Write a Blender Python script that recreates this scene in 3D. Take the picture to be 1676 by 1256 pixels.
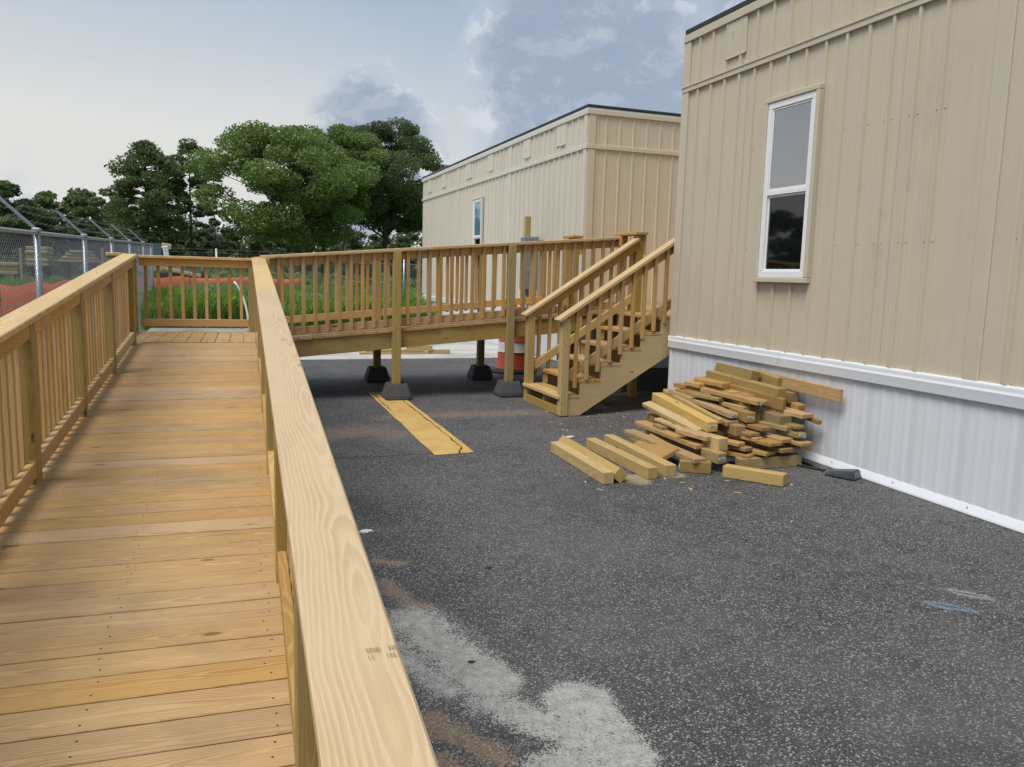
import bpy, bmesh, math, random
import numpy as np
from mathutils import Vector, Matrix
random.seed(7); np.random.seed(7)
R_ = math.radians
for o in list(bpy.data.objects): bpy.data.objects.remove(o)
sc = bpy.context.scene
C = sc.collection

# ------------------------------------------------------------------ camera
CZ = 1.533                                   # eye height over the asphalt under the camera
YAW, PITCH, ROLL, FPX = R_(20.0308), R_(7.6557), R_(1.5366), 1318.7
PW, PH = 1676.0, 1256.0
_f = Vector((math.sin(YAW)*math.cos(PITCH), math.cos(YAW)*math.cos(PITCH), -math.sin(PITCH)))
_r = _f.cross(Vector((0, 0, 1))).normalized(); _u = _r.cross(_f)
_r2 = math.cos(ROLL)*_r + math.sin(ROLL)*_u; _u2 = -math.sin(ROLL)*_r + math.cos(ROLL)*_u
cam_d = bpy.data.cameras.new('camera'); cam = bpy.data.objects.new('camera', cam_d); C.objects.link(cam)
cam.matrix_world = Matrix(((_r2.x, _u2.x, -_f.x, 0), (_r2.y, _u2.y, -_f.y, 0), (_r2.z, _u2.z, -_f.z, CZ), (0, 0, 0, 1)))
cam_d.sensor_width = 36; cam_d.lens = FPX/PW*36; cam_d.clip_start = .05; cam_d.clip_end = 3000
sc.camera = cam
CAM = Vector((0, 0, CZ))
def ray(x, y): return (_r2*((x-PW/2)/FPX) - _u2*((y-PH/2)/FPX) + _f)
def atX(p, X): r = ray(*p); return CAM + r*(X/r.x)
def atY(p, Y): r = ray(*p); return CAM + r*(Y/r.y)
def sm(a, b, x): t = max(0, min(1, (x-a)/(b-a))); return t*t*(3-2*t)
def zg(x, y):                                # asphalt falls 1 % towards the camera, and rises a little at the trailer
    return .0115*max(-8, min(13, y)) + .032*sm(3.55, 4.45, x)*(1-sm(7.4, 8.2, y))
def atG(p, h=0):
    r = ray(*p); t = -(CZ-.05)/r.z
    for _ in range(12):
        P = CAM + r*t; t += (zg(P.x, P.y)+h-P.z)/r.z
    return CAM + r*t

# ------------------------------------------------------------------ world and sun
SUN_AZ, SUN_EL = R_(-118), R_(60)            # behind the cloud veil, over the left shoulder
SUNV = Vector((math.sin(SUN_AZ)*math.cos(SUN_EL), math.cos(SUN_AZ)*math.cos(SUN_EL), math.sin(SUN_EL)))
sd = bpy.data.lights.new('sun', 'SUN'); sun = bpy.data.objects.new('sun', sd); C.objects.link(sun)
sd.energy = 2.3; sd.angle = R_(30); sd.color = (1, .95, .86)
sun.rotation_euler = (-SUNV).to_track_quat('-Z', 'Y').to_euler()
sc.view_settings.view_transform = 'Standard'; sc.view_settings.look = 'None'
sc.view_settings.exposure = .5; sc.view_settings.gamma = 1

class NT:
    def __init__(s, nt): s.nt = nt; s.L = nt.links
    def n(s, t, **k):
        o = s.nt.nodes.new(t)
        for a, v in k.items():
            if a.startswith('i_'):
                key = a[2:]; key = int(key) if key.isdigit() else key.replace('_', ' ')
                s.set(o.inputs[key], v)
            else: setattr(o, a, v)
        return o
    def set(s, inp, v):
        if isinstance(v, bpy.types.NodeSocket): s.L.new(v, inp)
        elif isinstance(v, bpy.types.Node): s.L.new(v.outputs[0], inp)
        else: inp.default_value = v
    def m(s, op, a, b=0.0, c=None, clamp=False):
        o = s.nt.nodes.new('ShaderNodeMath'); o.operation = op; o.use_clamp = clamp
        s.set(o.inputs[0], a); s.set(o.inputs[1], b)
        if c is not None: s.set(o.inputs[2], c)
        return o.outputs[0]
    def vm(s, op, a, b=(0, 0, 0)):
        o = s.nt.nodes.new('ShaderNodeVectorMath'); o.operation = op
        s.set(o.inputs[0], a); s.set(o.inputs[1], b)
        return o.outputs['Value'] if op in ('DOT_PRODUCT', 'LENGTH', 'DISTANCE') else o.outputs[0]
    def noise(s, v, scale, detail=3, rough=.55, dist=0, out='Fac'):
        o = s.nt.nodes.new('ShaderNodeTexNoise'); s.set(o.inputs['Vector'], v)
        for k, x in (('Scale', scale), ('Detail', detail), ('Roughness', rough), ('Distortion', dist)): s.set(o.inputs[k], x)
        return o.outputs[out]
    def vor(s, v, scale, out='Distance', feature='F1', rnd=1.0):
        o = s.nt.nodes.new('ShaderNodeTexVoronoi'); o.feature = feature; s.set(o.inputs['Vector'], v)
        s.set(o.inputs['Scale'], scale); s.set(o.inputs['Randomness'], rnd)
        return o.outputs[out]
    def map(s, v, a, b, c=0.0, d=1.0, t='SMOOTHSTEP'):
        o = s.nt.nodes.new('ShaderNodeMapRange'); o.interpolation_type = t
        s.set(o.inputs[0], v)
        for i, x in enumerate((a, b, c, d)): s.set(o.inputs[i+1], x)
        return o.outputs[0]
    def mix(s, f, a, b, mode='MIX'):
        o = s.nt.nodes.new('ShaderNodeMix'); o.data_type = 'RGBA'; o.blend_type = mode
        s.set(o.inputs[0], f)
        for i, x in ((6, a), (7, b)):
            s.set(o.inputs[i], (*x, 1) if isinstance(x, tuple) and len(x) == 3 else x)
        return o.outputs[2]
    def sep(s, v):
        o = s.nt.nodes.new('ShaderNodeSeparateXYZ'); s.set(o.inputs[0], v); return o.outputs
    def comb(s, x, y, z):
        o = s.nt.nodes.new('ShaderNodeCombineXYZ')
        for i, v in enumerate((x, y, z)): s.set(o.inputs[i], v)
        return o.outputs[0]

w = bpy.data.worlds.new('World'); sc.world = w; w.use_nodes = True
w.node_tree.nodes.clear(); T = NT(w.node_tree)
sky = T.n('ShaderNodeTexSky'); sky.sky_type = 'NISHITA'; sky.sun_disc = False
sky.sun_elevation = SUN_EL; sky.sun_rotation = SUN_AZ; sky.air_density = 1.3; sky.dust_density = 2.5; sky.ozone_density = 1.5
def dirpx(x, y): return tuple(ray(x, y).normalized())
D = T.vm('NORMALIZE', T.n('ShaderNodeTexCoord').outputs['Generated'])
dx, dy, dz = T.sep(D)
elev = T.m('MAXIMUM', dz, 0.0)
toThinVeil = T.map(T.vm('DOT_PRODUCT', D, dirpx(-60, 190)), .74, 1.0)
# high thin veil: cream towards its thin part at the left and the horizon, blue-grey elsewhere
veiln = T.noise(T.vm('MULTIPLY', D, (1, 1, 2.6)), 2.2, 4, .5, .4)
cream = (.70, .70, .68); blue = (.355, .45, .575)
vf = T.m('ADD', T.m('MULTIPLY', T.m('MULTIPLY', toThinVeil, T.map(elev, .12, .34, 1, .3)), .78), T.map(elev, .03, .30, .58, -.12, 'LINEAR'))
vf = T.m('ADD', vf, T.m('MULTIPLY', T.m('SUBTRACT', veiln, .5), .5), clamp=True)
veil = T.mix(vf, blue, cream)
#cumulus: broken heaps over the whole sky, with one large heap right of the middle of the view
q = T.vm('MULTIPLY', D, (1, 1, 1.35))
warp = T.noise(q, 5.5, 5, .6, 0, 'Color')
qw = T.vm('ADD', q, T.vm('MULTIPLY', T.vm('SUBTRACT', warp, (.5, .5, .5)), (.09, .09, .09)))
fbm = T.noise(qw, 3.1, 7, .56)
billow = T.noise(qw, 11, 5, .55)
def blob(x, y, r0, r1):
    return T.map(T.vm('DISTANCE', D, dirpx(x, y)), r0, r1, 1, 0)
heap = T.m('MAXIMUM', blob(960, 110, .05, .25), T.m('MAXIMUM', blob(610, 240, .0, .16), blob(1150, 210, .05, .3)))
low = T.m('MULTIPLY', T.map(elev, .05, .13, 1, 0), T.map(elev, .0, .015, .3, 1))
dens = T.m('ADD', T.m('MULTIPLY', fbm, .55), T.m('MULTIPLY', billow, .36))
dens = T.m('ADD', dens, T.m('MULTIPLY', T.m('SUBTRACT', T.noise(qw, 27, 4, .6), .5), .16))
dens = T.m('ADD', dens, T.m('MULTIPLY', heap, .34))
dens = T.m('ADD', dens, T.m('MULTIPLY', low, .15))
cm = T.map(dens, .535, .72)
core = T.map(dens, .57, .78)
rim = T.m('SUBTRACT', T.noise(qw, 15, 6, .6), T.noise(T.vm('ADD', qw, (-.012, .0, .022)), 15, 6, .6))
rimf = T.map(rim, -.05, .12)
ccol = T.mix(core, (.54, .59, .66), (.315, .37, .48))
ccol = T.mix(T.m('MULTIPLY', T.m('POWER', rimf, 2.2), T.map(core, 0, 1, .8, .16)), ccol, (.80, .82, .84))
full = T.mix(T.m('MULTIPLY', cm, .94), veil, ccol)
bg1 = T.n('ShaderNodeBackground', i_Color=sky.outputs[0], i_Strength=.06)
bg2 = T.n('ShaderNodeBackground', i_Color=full, i_Strength=.82)
ms = T.n('ShaderNodeMixShader'); T.set(ms.inputs[0], .86); T.L.new(bg1.outputs[0], ms.inputs[1]); T.L.new(bg2.outputs[0], ms.inputs[2])
wo = T.n('ShaderNodeOutputWorld'); T.L.new(ms.outputs[0], wo.inputs[0])

# ------------------------------------------------------------------ materials
M = {}
def newmat(name):
    m = bpy.data.materials.new(name); m.use_nodes = True; nt = m.node_tree; nt.nodes.clear()
    t = NT(nt); b = t.n('ShaderNodeBsdfPrincipled'); o = t.n('ShaderNodeOutputMaterial'); t.L.new(b.outputs[0], o.inputs[0])
    M[name] = m
    return t, b
def bump(t, b, h, strength=.3, dist=.002):
    o = t.n('ShaderNodeBump'); t.set(o.inputs['Strength'], strength); t.set(o.inputs['Distance'], dist); t.set(o.inputs['Height'], h)
    t.L.new(o.outputs[0], b.inputs['Normal'])
def wood(name, light, dark, alt, ring=30., contrast=.75, stain=0.0, rough=.62, knots=.5, var=.84):
    t, b = newmat(name)
    co = t.n('ShaderNodeTexCoord').outputs['Object']; rnd = t.n('ShaderNodeObjectInfo').outputs['Random']
    x, y, z = t.sep(co)
    r1 = t.m('MULTIPLY', rnd, 37.7); r2 = t.m('FRACT', t.m('MULTIPLY', rnd, 91.3)); r3 = t.m('FRACT', t.m('MULTIPLY', rnd, 57.9))
    xs = t.m('ADD', x, r1)
    # pith wanders along the board: straight grain at the edges, cathedrals where the ring centre comes up
    wv = t.noise(t.comb(t.m('MULTIPLY', xs, 1.1), r1, 0), 1, 2, .5, 0, 'Color')
    wx, wy, wz = t.sep(wv)
    cy = t.m('ADD', t.m('MULTIPLY', t.m('SUBTRACT', wx, .5), .14), t.m('MULTIPLY', t.m('SUBTRACT', r2, .5), .07))
    cz = t.m('ADD', t.m('MULTIPLY', t.m('SUBTRACT', wy, .5), .10), t.m('ADD', -.035, t.m('MULTIPLY', r3, .03)))
    yy = t.m('SUBTRACT', y, cy); zz = t.m('SUBTRACT', z, cz)
    rr = t.m('SQRT', t.m('ADD', t.m('MULTIPLY', yy, yy), t.m('MULTIPLY', zz, zz)))
    fine = t.noise(t.comb(t.m('MULTIPLY', xs, 3.5), t.m('MULTIPLY', y, 26), t.m('MULTIPLY', z, 26)), 1, 3, .5)
    rr = t.m('ADD', rr, t.m('MULTIPLY', t.m('SUBTRACT', fine, .5), .012))
    ph = t.m('FRACT', t.m('MULTIPLY', rr, 1000/ring*3.2))
    band = t.m('MULTIPLY', t.map(ph, .0, .62), t.map(ph, .86, 1.0, 1, 0))
    lo = t.noise(t.comb(t.m('MULTIPLY', xs, 1.6), t.m('MULTIPLY', y, 9), t.m('MULTIPLY', z, 9)), 1, 3, .6)
    band = t.m('MULTIPLY', band, t.map(lo, .25, .7, .35, 1.0))
    col = t.mix(t.m('MULTIPLY', band, contrast), light, dark)
    col = t.mix(t.map(rnd, 0, 1, .0, .55, 'LINEAR'), col, t.mix(t.m('MULTIPLY', band, contrast), alt, dark))
    fib = t.noise(t.comb(t.m('MULTIPLY', xs, 9), t.m('MULTIPLY', y, 420), t.m('MULTIPLY', z, 420)), 1, 2, .6)
    col = t.mix(t.map(fib, .3, .7, .0, .22), col, t.mix(1, col, (.62, .55, .45), 'MULTIPLY'))
    # knots
    kv = t.comb(t.m('MULTIPLY', xs, 2.3), t.m('ADD', t.m('MULTIPLY', y, 6.5), r2), t.m('ADD', t.m('MULTIPLY', z, 6.5), r3))
    kd = t.vor(kv, 1.0); kn = t.noise(co, 60, 2)
    kd = t.m('ADD', kd, t.m('MULTIPLY', t.m('SUBTRACT', kn, .5), .05))
    km = t.m('MULTIPLY', t.map(kd, .045, .11, 1, 0), knots)
    col = t.mix(km, col, (.13, .065, .028))
    if stain:
        wn = t.noise(t.n('ShaderNodeNewGeometry').outputs['Position'], 2.1, 5, .65)
        col = t.mix(t.map(wn, .5, .72, 0, stain), col, (.15, .11, .085))
        wn2 = t.noise(t.n('ShaderNodeNewGeometry').outputs['Position'], 13, 3, .6)
        col = t.mix(t.map(wn2, .6, .72, 0, stain*.7), col, (.17, .125, .09))
    hsv = t.n('ShaderNodeHueSaturation'); t.set(hsv.inputs['Color'], col); t.set(hsv.inputs['Value'], t.map(r3, 0, 1, var, 1.1, 'LINEAR'))
    t.set(hsv.inputs['Saturation'], t.map(r2, 0, 1, .86, 1.1, 'LINEAR'))
    t.set(b.inputs['Base Color'], hsv.outputs[0]); t.set(b.inputs['Roughness'], rough); t.set(b.inputs['Specular IOR Level'], .3)
    bump(t, b, t.m('ADD', t.m('MULTIPLY', fib, .6), t.m('MULTIPLY', band, -.5)), .25, .0016)
wood('cap_wood', (.67, .49, .25), (.49, .305, .125), (.65, .47, .255), 30, .62, 0, .55, .5)
wood('deck_wood', (.53, .345, .15), (.32, .185, .072), (.505, .32, .14), 26, .8, .24, .6, .8, .93)
wood('rail_wood', (.60, .40, .165), (.39, .22, .08), (.53, .325, .12), 28, .7, 0, .65, .9)
wood('baluster_wood', (.56, .365, .155), (.37, .21, .075), (.46, .265, .10), 30, .55, 0, .65, .35)
wood('post_wood', (.44, .32, .115), (.28, .19, .06), (.39, .27, .092), 26, .75, 0, .7, 1.0)
wood('beam_wood', (.46, .335, .135), (.31, .205, .07), (.43, .30, .125), 24, .8, 0, .7, 1.0)
wood('pile_wood', (.55, .36, .15), (.33, .19, .068), (.44, .25, .095), 28, .75, 0, .68, .8, .66)
wood('pile_green', (.40, .295, .125), (.25, .17, .058), (.34, .24, .095), 28, .75, 0, .68, .8, .70)
wood('timber_wood', (.58, .42, .18), (.38, .25, .09), (.51, .36, .14), 24, .7, 0, .66, .85, .84)

def flat(name, col, rough=.5, metal=0., spec=.5, var=.12, vscale=4., bscale=0, bstr=.2):
    t, b = newmat(name)
    co = t.n('ShaderNodeTexCoord').outputs['Object']
    n = t.noise(co, vscale, 4, .6)
    c = t.mix(t.map(n, .3, .7, 0, var), col, tuple(v*.55 for v in col))
    t.set(b.inputs['Base Color'], c); t.set(b.inputs['Roughness'], rough); t.set(b.inputs['Metallic'], metal); t.set(b.inputs['Specular IOR Level'], spec)
    if bscale: bump(t, b, t.noise(co, bscale, 3, .6), bstr, .002)
    return t, b
# siding: painted steel, faint streaks down the sheet and dust
def siding(name, col):
    t, b = newmat(name); P = t.n('ShaderNodeNewGeometry').outputs['Position']
    x, y, z = t.sep(P)
    st = t.noise(t.comb(t.m('MULTIPLY', x, 22), t.m('MULTIPLY', y, 22), t.m('MULTIPLY', z, .7)), 1, 4, .6)
    bl = t.noise(P, 1.3, 4, .6)
    c = t.mix(t.map(st, .4, .75, 0, .16), col, tuple(v*.66 for v in col))
    c = t.mix(t.map(bl, .35, .75, 0, .16), c, tuple(v*.7 for v in col))
    dn = t.noise(P, 3.5, 5, .7); c = t.mix(t.map(dn, .55, .75, 0, .14), c, (.22, .18, .13))
    t.set(b.inputs['Base Color'], c); t.set(b.inputs['Roughness'], .42); t.set(b.inputs['Specular IOR Level'], .4)
    bump(t, b, t.noise(t.comb(t.m('MULTIPLY', x, 5), t.m('MULTIPLY', y, 5), t.m('MULTIPLY', z, 1.2)), 1, 2), .25, .006)
siding('siding_tan', (.56, .49, .375))
siding('siding_pale_lit', (.63, .585, .495))  # far trailer's side wall, brightness of the facing sky put into the colour
siding('siding_buff_bounce', (.67, .555, .395))  # same paint as that side wall, warm bounce off the timber put into the colour
flat('trim_tan', (.56, .495, .385), .4)
flat('trim_pale', (.64, .605, .535), .4)
flat('roof_black', (.02, .02, .022), .5, bscale=60)
flat('vinyl_white', (.70, .72, .76), .35, var=.06, vscale=6)
flat('frame_white', (.80, .80, .80), .3, var=.04)
flat('screw_metal', (.38, .33, .25), .5)
flat('nail_dark', (.05, .035, .025), .7)
flat('galvanised', (.36, .38, .40), .38, .75, var=.35, vscale=14)
flat('wire_metal', (.20, .22, .245), .5, .4)
flat('block_concrete', (.08, .08, .083), .85, var=.4, vscale=9, bscale=90, bstr=.5)
flat('box_grey', (.20, .235, .27), .4, var=.1)
flat('drum_orange', (.48, .07, .025), .45, var=.25)
flat('drum_white', (.62, .62, .62), .4, var=.3, vscale=9)
flat('rubber_black', (.018, .018, .02), .6, var=.3)
flat('slate_plastic', (.055, .065, .08), .38, var=.35, vscale=12, bscale=25)
flat('pvc_white', (.78, .78, .76), .35)
flat('tag_white', (.62, .70, .66), .5)
flat('tag_green', (.06, .26, .19), .5)
flat('tan_stone', (.50, .40, .29), .8, bscale=40)
flat('excavator_tan', (.52, .40, .22), .5, var=.2)
flat('excavator_dark', (.02, .02, .022), .6)
flat('cab_glass', (.03, .09, .10), .08, spec=.8)
flat('ink', (.16, .12, .075), .8)
flat('bark', (.075, .055, .042), .9, var=.5, vscale=9, bscale=20, bstr=.8)
flat('pipe_black', (.03, .032, .035), .5)
flat('stack_tan', (.46, .34, .19), .8, var=.4, vscale=2)
flat('paper_white', (.72, .72, .70), .7)
def glass(name, base, ior):
    t, b = newmat(name); t.set(b.inputs['Base Color'], (*base, 1)); t.set(b.inputs['Roughness'], .03); t.set(b.inputs['IOR'], ior)
    bump(t, b, t.noise(t.n('ShaderNodeTexCoord').outputs['Object'], 2.2, 1), .08, .01)
glass('pane_coated', (.03, .034, .055), 4.2)
glass('pane_dark', (.006, .007, .008), 1.6)
glass('pane_teal', (.10, .24, .28), 3.2)
# skirting: perforated strips are fine print on the panel
t, b = newmat('skirt_perforated')
P = t.n('ShaderNodeNewGeometry').outputs['Position']; x, y, z = t.sep(P)
u = t.m('MULTIPLY', t.m('ADD', y, x), 62); v = t.m('MULTIPLY', z, 62)
a_ = t.m('SUBTRACT', t.m('FRACT', t.m('ADD', u, v)), .5); b_ = t.m('SUBTRACT', t.m('FRACT', t.m('SUBTRACT', u, v)), .5)
dd = t.m('SQRT', t.m('ADD', t.m('MULTIPLY', a_, a_), t.m('MULTIPLY', b_, b_)))
hole = t.map(dd, .26, .34, 1, 0)
t.set(b.inputs['Base Color'], t.mix(hole, (.72, .74, .78), (.42, .44, .47))); t.set(b.inputs['Roughness'], .4)
# leaves
def leaf(name, c1, c2, c3):
    t, b = newmat(name); ge = t.n('ShaderNodeNewGeometry')
    r = ge.outputs['Random Per Island']
    n = t.noise(ge.outputs['Position'], .35, 2)
    c = t.mix(r, c1, c2); c = t.mix(t.map(n, .4, .7, 0, .6), c, c3)
    t.set(b.inputs['Base Color'], c); t.set(b.inputs['Roughness'], .6); t.set(b.inputs['Specular IOR Level'], .25)
    tr = t.n('ShaderNodeBsdfTranslucent'); t.set(tr.inputs[0], c)
    mx = t.n('ShaderNodeMixShader'); t.set(mx.inputs[0], .36); t.L.new(b.outputs[0], mx.inputs[1]); t.L.new(tr.outputs[0], mx.inputs[2])
    t.L.new(mx.outputs[0], [k for k in t.nt.nodes if k.type == 'OUTPUT_MATERIAL'][0].inputs[0])
leaf('leaf_oak', (.13, .205, .058), (.205, .29, .085), (.24, .31, .10))
leaf('leaf_dark', (.08, .125, .052), (.135, .19, .075), (.165, .21, .085))
leaf('leaf_pine', (.08, .125, .05), (.14, .19, .072), (.17, .215, .085))
leaf('leaf_far', (.08, .115, .055), (.13, .17, .08), (.16, .195, .10))
leaf('grass_blade', (.13, .26, .035), (.25, .40, .065), (.34, .44, .13))
# asphalt
t, b = newmat('asphalt')
P = t.n('ShaderNodeNewGeometry').outputs['Position']; px_, py_, pz_ = t.sep(P)
wob = t.vm('ADD', P, t.vm('MULTIPLY', t.noise(P, 120, 2, .5, 0, 'Color'), (.004, .004, .004)))
c1 = t.vor(wob, 96, 'Color'); e1 = t.vor(wob, 96); g1 = t.sep(c1)[0]; g1b = t.sep(c1)[1]
c2 = t.vor(wob, 215, 'Color'); g2 = t.sep(c2)[0]; e2 = t.vor(wob, 215)
st1 = t.m('MULTIPLY', t.map(g1, .48, .78), t.map(e1, .25, .55, 1, 0))
st2 = t.m('MULTIPLY', t.map(g2, .5, .85), t.map(e2, .25, .6, 1, 0))
lg = t.noise(P, .8, 5, .6); mg = t.noise(P, 7, 4, .6)
col = t.mix(t.map(mg, .3, .7), (.036, .036, .040), (.058, .057, .060))
col = t.mix(t.m('MULTIPLY', st2, .8), col, (.27, .265, .265))
col = t.mix(t.m('MULTIPLY', st1, .95), col, t.mix(g1b, (.22, .217, .217), (.40, .38, .355)))
col = t.mix(t.map(lg, .40, .70, 0, .36), col, (.15, .14, .132))
def gmask(cx, cy, rx, ry, ns=6, amp=.9, soft=.35, seed=0.0, ang=0.0):
    ca, sa = math.cos(ang), math.sin(ang)
    ux = t.m('SUBTRACT', px_, cx); uy = t.m('SUBTRACT', py_, cy)
    a = t.m('DIVIDE', t.m('ADD', t.m('MULTIPLY', ux, ca), t.m('MULTIPLY', uy, sa)), rx)
    c = t.m('DIVIDE', t.m('SUBTRACT', t.m('MULTIPLY', uy, ca), t.m('MULTIPLY', ux, sa)), ry)
    dd = t.m('SQRT', t.m('ADD', t.m('MULTIPLY', a, a), t.m('MULTIPLY', c, c)))
    nn = t.noise(t.vm('ADD', P, (seed, seed, 0)), ns, 4, .6)
    dd = t.m('ADD', dd, t.m('MULTIPLY', t.m('SUBTRACT', nn, .5), amp))
    return t.map(dd, 1-soft, 1.0, 1, 0)
speck = t.map(t.noise(P, 150, 3, .7), .38, .56)
speck2 = t.map(t.noise(P, 95, 3, .7), .44, .58)
# grey-white cement wash and sand left on the lot
def stroke(pa, pb, r, ns=7, amp=.12, soft=.06, seed=0.0):
    A, B = atG(pa), atG(pb); ax, ay = A.x, A.y; ex_, ey_ = B.x-A.x, B.y-A.y; L2 = ex_*ex_+ey_*ey_+1e-6
    ux = t.m('SUBTRACT', px_, ax); uy = t.m('SUBTRACT', py_, ay)
    h = t.m('DIVIDE', t.m('ADD', t.m('MULTIPLY', ux, ex_), t.m('MULTIPLY', uy, ey_)), L2, clamp=True)
    qx = t.m('SUBTRACT', ux, t.m('MULTIPLY', h, ex_)); qy = t.m('SUBTRACT', uy, t.m('MULTIPLY', h, ey_))
    dd = t.m('SQRT', t.m('ADD', t.m('MULTIPLY', qx, qx), t.m('MULTIPLY', qy, qy)))
    nn = t.noise(t.vm('ADD', P, (seed, seed, 0)), ns, 4, .6)
    dd = t.m('ADD', dd, t.m('MULTIPLY', t.m('SUBTRACT', nn, .5), amp))
    return t.map(dd, r-soft, r, 1, 0)
def union(*a):
    o = a[0]
    for b_ in a[1:]: o = t.m('MAXIMUM', o, b_)
    return o
wash = union(stroke((680, 1015), (760, 1085), .21, 9, .10, .18, 0), stroke((760, 1085), (808, 1118), .155, 9, .08, .08, 2), stroke((945, 1145), (1010, 1240), .165, 10, .08, .08, 4),
             stroke((800, 1150), (960, 1215), .15, 9, .10, .14, 6), stroke((960, 1290), (1040, 1330), .26, 9, .1, .08, 8), stroke((650, 1060), (740, 1130), .16, 9, .12, .20, 10))
sand = union(stroke((615, 918), (650, 922), .075, 9, .1, .08, 9), stroke((630, 955), (690, 1000), .10, 8, .14, .12, 12), stroke((640, 1020), (680, 1060), .10, 8, .14, .12, 14),
             stroke((700, 1180), (820, 1245), .10, 9, .16, .10, 16), stroke((720, 1260), (800, 1275), .12, 9, .16, .1, 19))
sand = t.m('MAXIMUM', sand, t.m('MULTIPLY', t.m('MAXIMUM', gmask(2.6, 7.9, 1.7, .32, 2.5, .9, .8, 21), gmask(1.1, 7.2, .8, .5, 2.5, .9, .8, 27)), .55))
dust = t.m('MAXIMUM', gmask(2.86, 5.15, .22, .22, 5, 1, .8, 31), gmask(3.2, 5.2, .15, .15, 6, 1, .8, 35))
raw = t.noise(P, 130, 3, .75); raw2 = t.noise(P, 22, 3, .6)
def cover(m_, k=1.7):
    q_ = t.m('ADD', m_, t.m('ADD', t.m('MULTIPLY', t.m('SUBTRACT', raw, .5), k), t.m('MULTIPLY', t.m('SUBTRACT', raw2, .5), .7)))
    return t.m('MULTIPLY', t.map(q_, .38, .72), t.map(m_, 0, .12))
col = t.mix(t.m('MULTIPLY', cover(sand, 4.5), .55), col, (.33, .235, .155))
col = t.mix(t.m('MULTIPLY', cover(wash, 4.2), .76), col, t.mix(t.map(raw2, .3, .7), (.35, .345, .32), (.48, .475, .445)))
col = t.mix(t.m('MULTIPLY', cover(dust, 2.2), .6), col, (.46, .36, .22))
# blue-grey paint scuffs
for k, (cx, cy, ang) in enumerate(((3.22, 2.72, -.75), (3.45, 2.80, -.85))):
    o1 = gmask(cx, cy, .15, .05, 22, 1.1, .5, 40+k, ang); i1 = gmask(cx, cy, .085, .012, 22, .5, .4, 44+k, ang)
    col = t.mix(t.m('MULTIPLY', t.m('MULTIPLY', o1, speck), .75), col, ((.20, .27, .33), (.36, .38, .39))[k])
    col = t.mix(t.m('MULTIPLY', i1, .85), col, (.035, .05, .065))
# saw joint across the lot
jn = t.noise(P, 3, 3); jj = t.m('ABSOLUTE', t.m('ADD', t.m('SUBTRACT', py_, 6.27), t.m('MULTIPLY', t.m('SUBTRACT', jn, .5), .06)))
col = t.mix(t.m('MULTIPLY', t.map(jj, .004, .016, .7, 0), t.map(px_, 2.2, 2.6, 1, 0)), col, (.015, .015, .016))
oil = t.map(t.noise(t.vm('ADD', P, (5, 9, 0)), .9, 5, .65), .54, .75, 0, .5)
col = t.mix(oil, col, (.030, .030, .032))
t.set(b.inputs['Base Color'], col); t.set(b.inputs['Roughness'], .8); t.set(b.inputs['Specular IOR Level'], .35)
bump(t, b, t.m('ADD', t.m('MULTIPLY', e1, -1.0), t.m('MULTIPLY', e2, -.5)), .7, .004)
# yellow stripe paint, worn and crazed
t, b = newmat('yellow_paint')
P = t.n('ShaderNodeNewGeometry').outputs['Position']
n = t.noise(P, 60, 4, .7); n2 = t.noise(P, 6, 4, .6)
c = t.mix(t.map(n2, .35, .7), (.58, .375, .125), (.48, .295, .09)); c = t.mix(t.map(n, .6, .72, 0, .75), c, (.10, .07, .04))
t.set(b.inputs['Base Color'], c); t.set(b.inputs['Roughness'], .7); bump(t, b, n, .5, .003)
flat('tar_black', (.012, .011, .011), .6, bscale=60)
# concrete
t, b = newmat('concrete_pale')
P = t.n('ShaderNodeNewGeometry').outputs['Position']
n = t.noise(P, 1.2, 5, .6); n2 = t.noise(P, 40, 3)
c = t.mix(t.map(n, .4, .75), (.50, .50, .49), (.30, .295, .29)); c = t.mix(t.map(n2, .4, .7, 0, .2), c, (.3, .29, .28))
t.set(b.inputs['Base Color'], c); t.set(b.inputs['Roughness'], .75)
# field
t, b = newmat('field')
P = t.n('ShaderNodeNewGeometry').outputs['Position']
n = t.noise(P, .5, 5, .65); n2 = t.noise(P, 9, 4, .7)
c = t.mix(t.map(n2, .3, .7), (.055, .12, .02), (.12, .20, .04)); c = t.mix(t.map(n, .52, .7, 0, .8), c, (.16, .15, .07))
t.set(b.inputs['Base Color'], c); t.set(b.inputs['Roughness'], .9); bump(t, b, n2, .8, .05)
# orange plastic barrier
t, b = newmat('barrier_orange')
P = t.n('ShaderNodeNewGeometry').outputs['Position']
n = t.noise(P, 2.5, 4, .6)
t.set(b.inputs['Base Color'], t.mix(t.map(n, .35, .7), (.95, .34, .12), (.85, .36, .19))); t.set(b.inputs['Roughness'], .5)
tr = t.n('ShaderNodeBsdfTranslucent'); t.set(tr.inputs[0], (.98, .42, .16, 1)); mx = t.n('ShaderNodeMixShader'); t.set(mx.inputs[0], .5)
t.L.new(b.outputs[0], mx.inputs[1]); t.L.new(tr.outputs[0], mx.inputs[2])
t.L.new(mx.outputs[0], [k for k in t.nt.nodes if k.type == 'OUTPUT_MATERIAL'][0].inputs[0])

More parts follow.
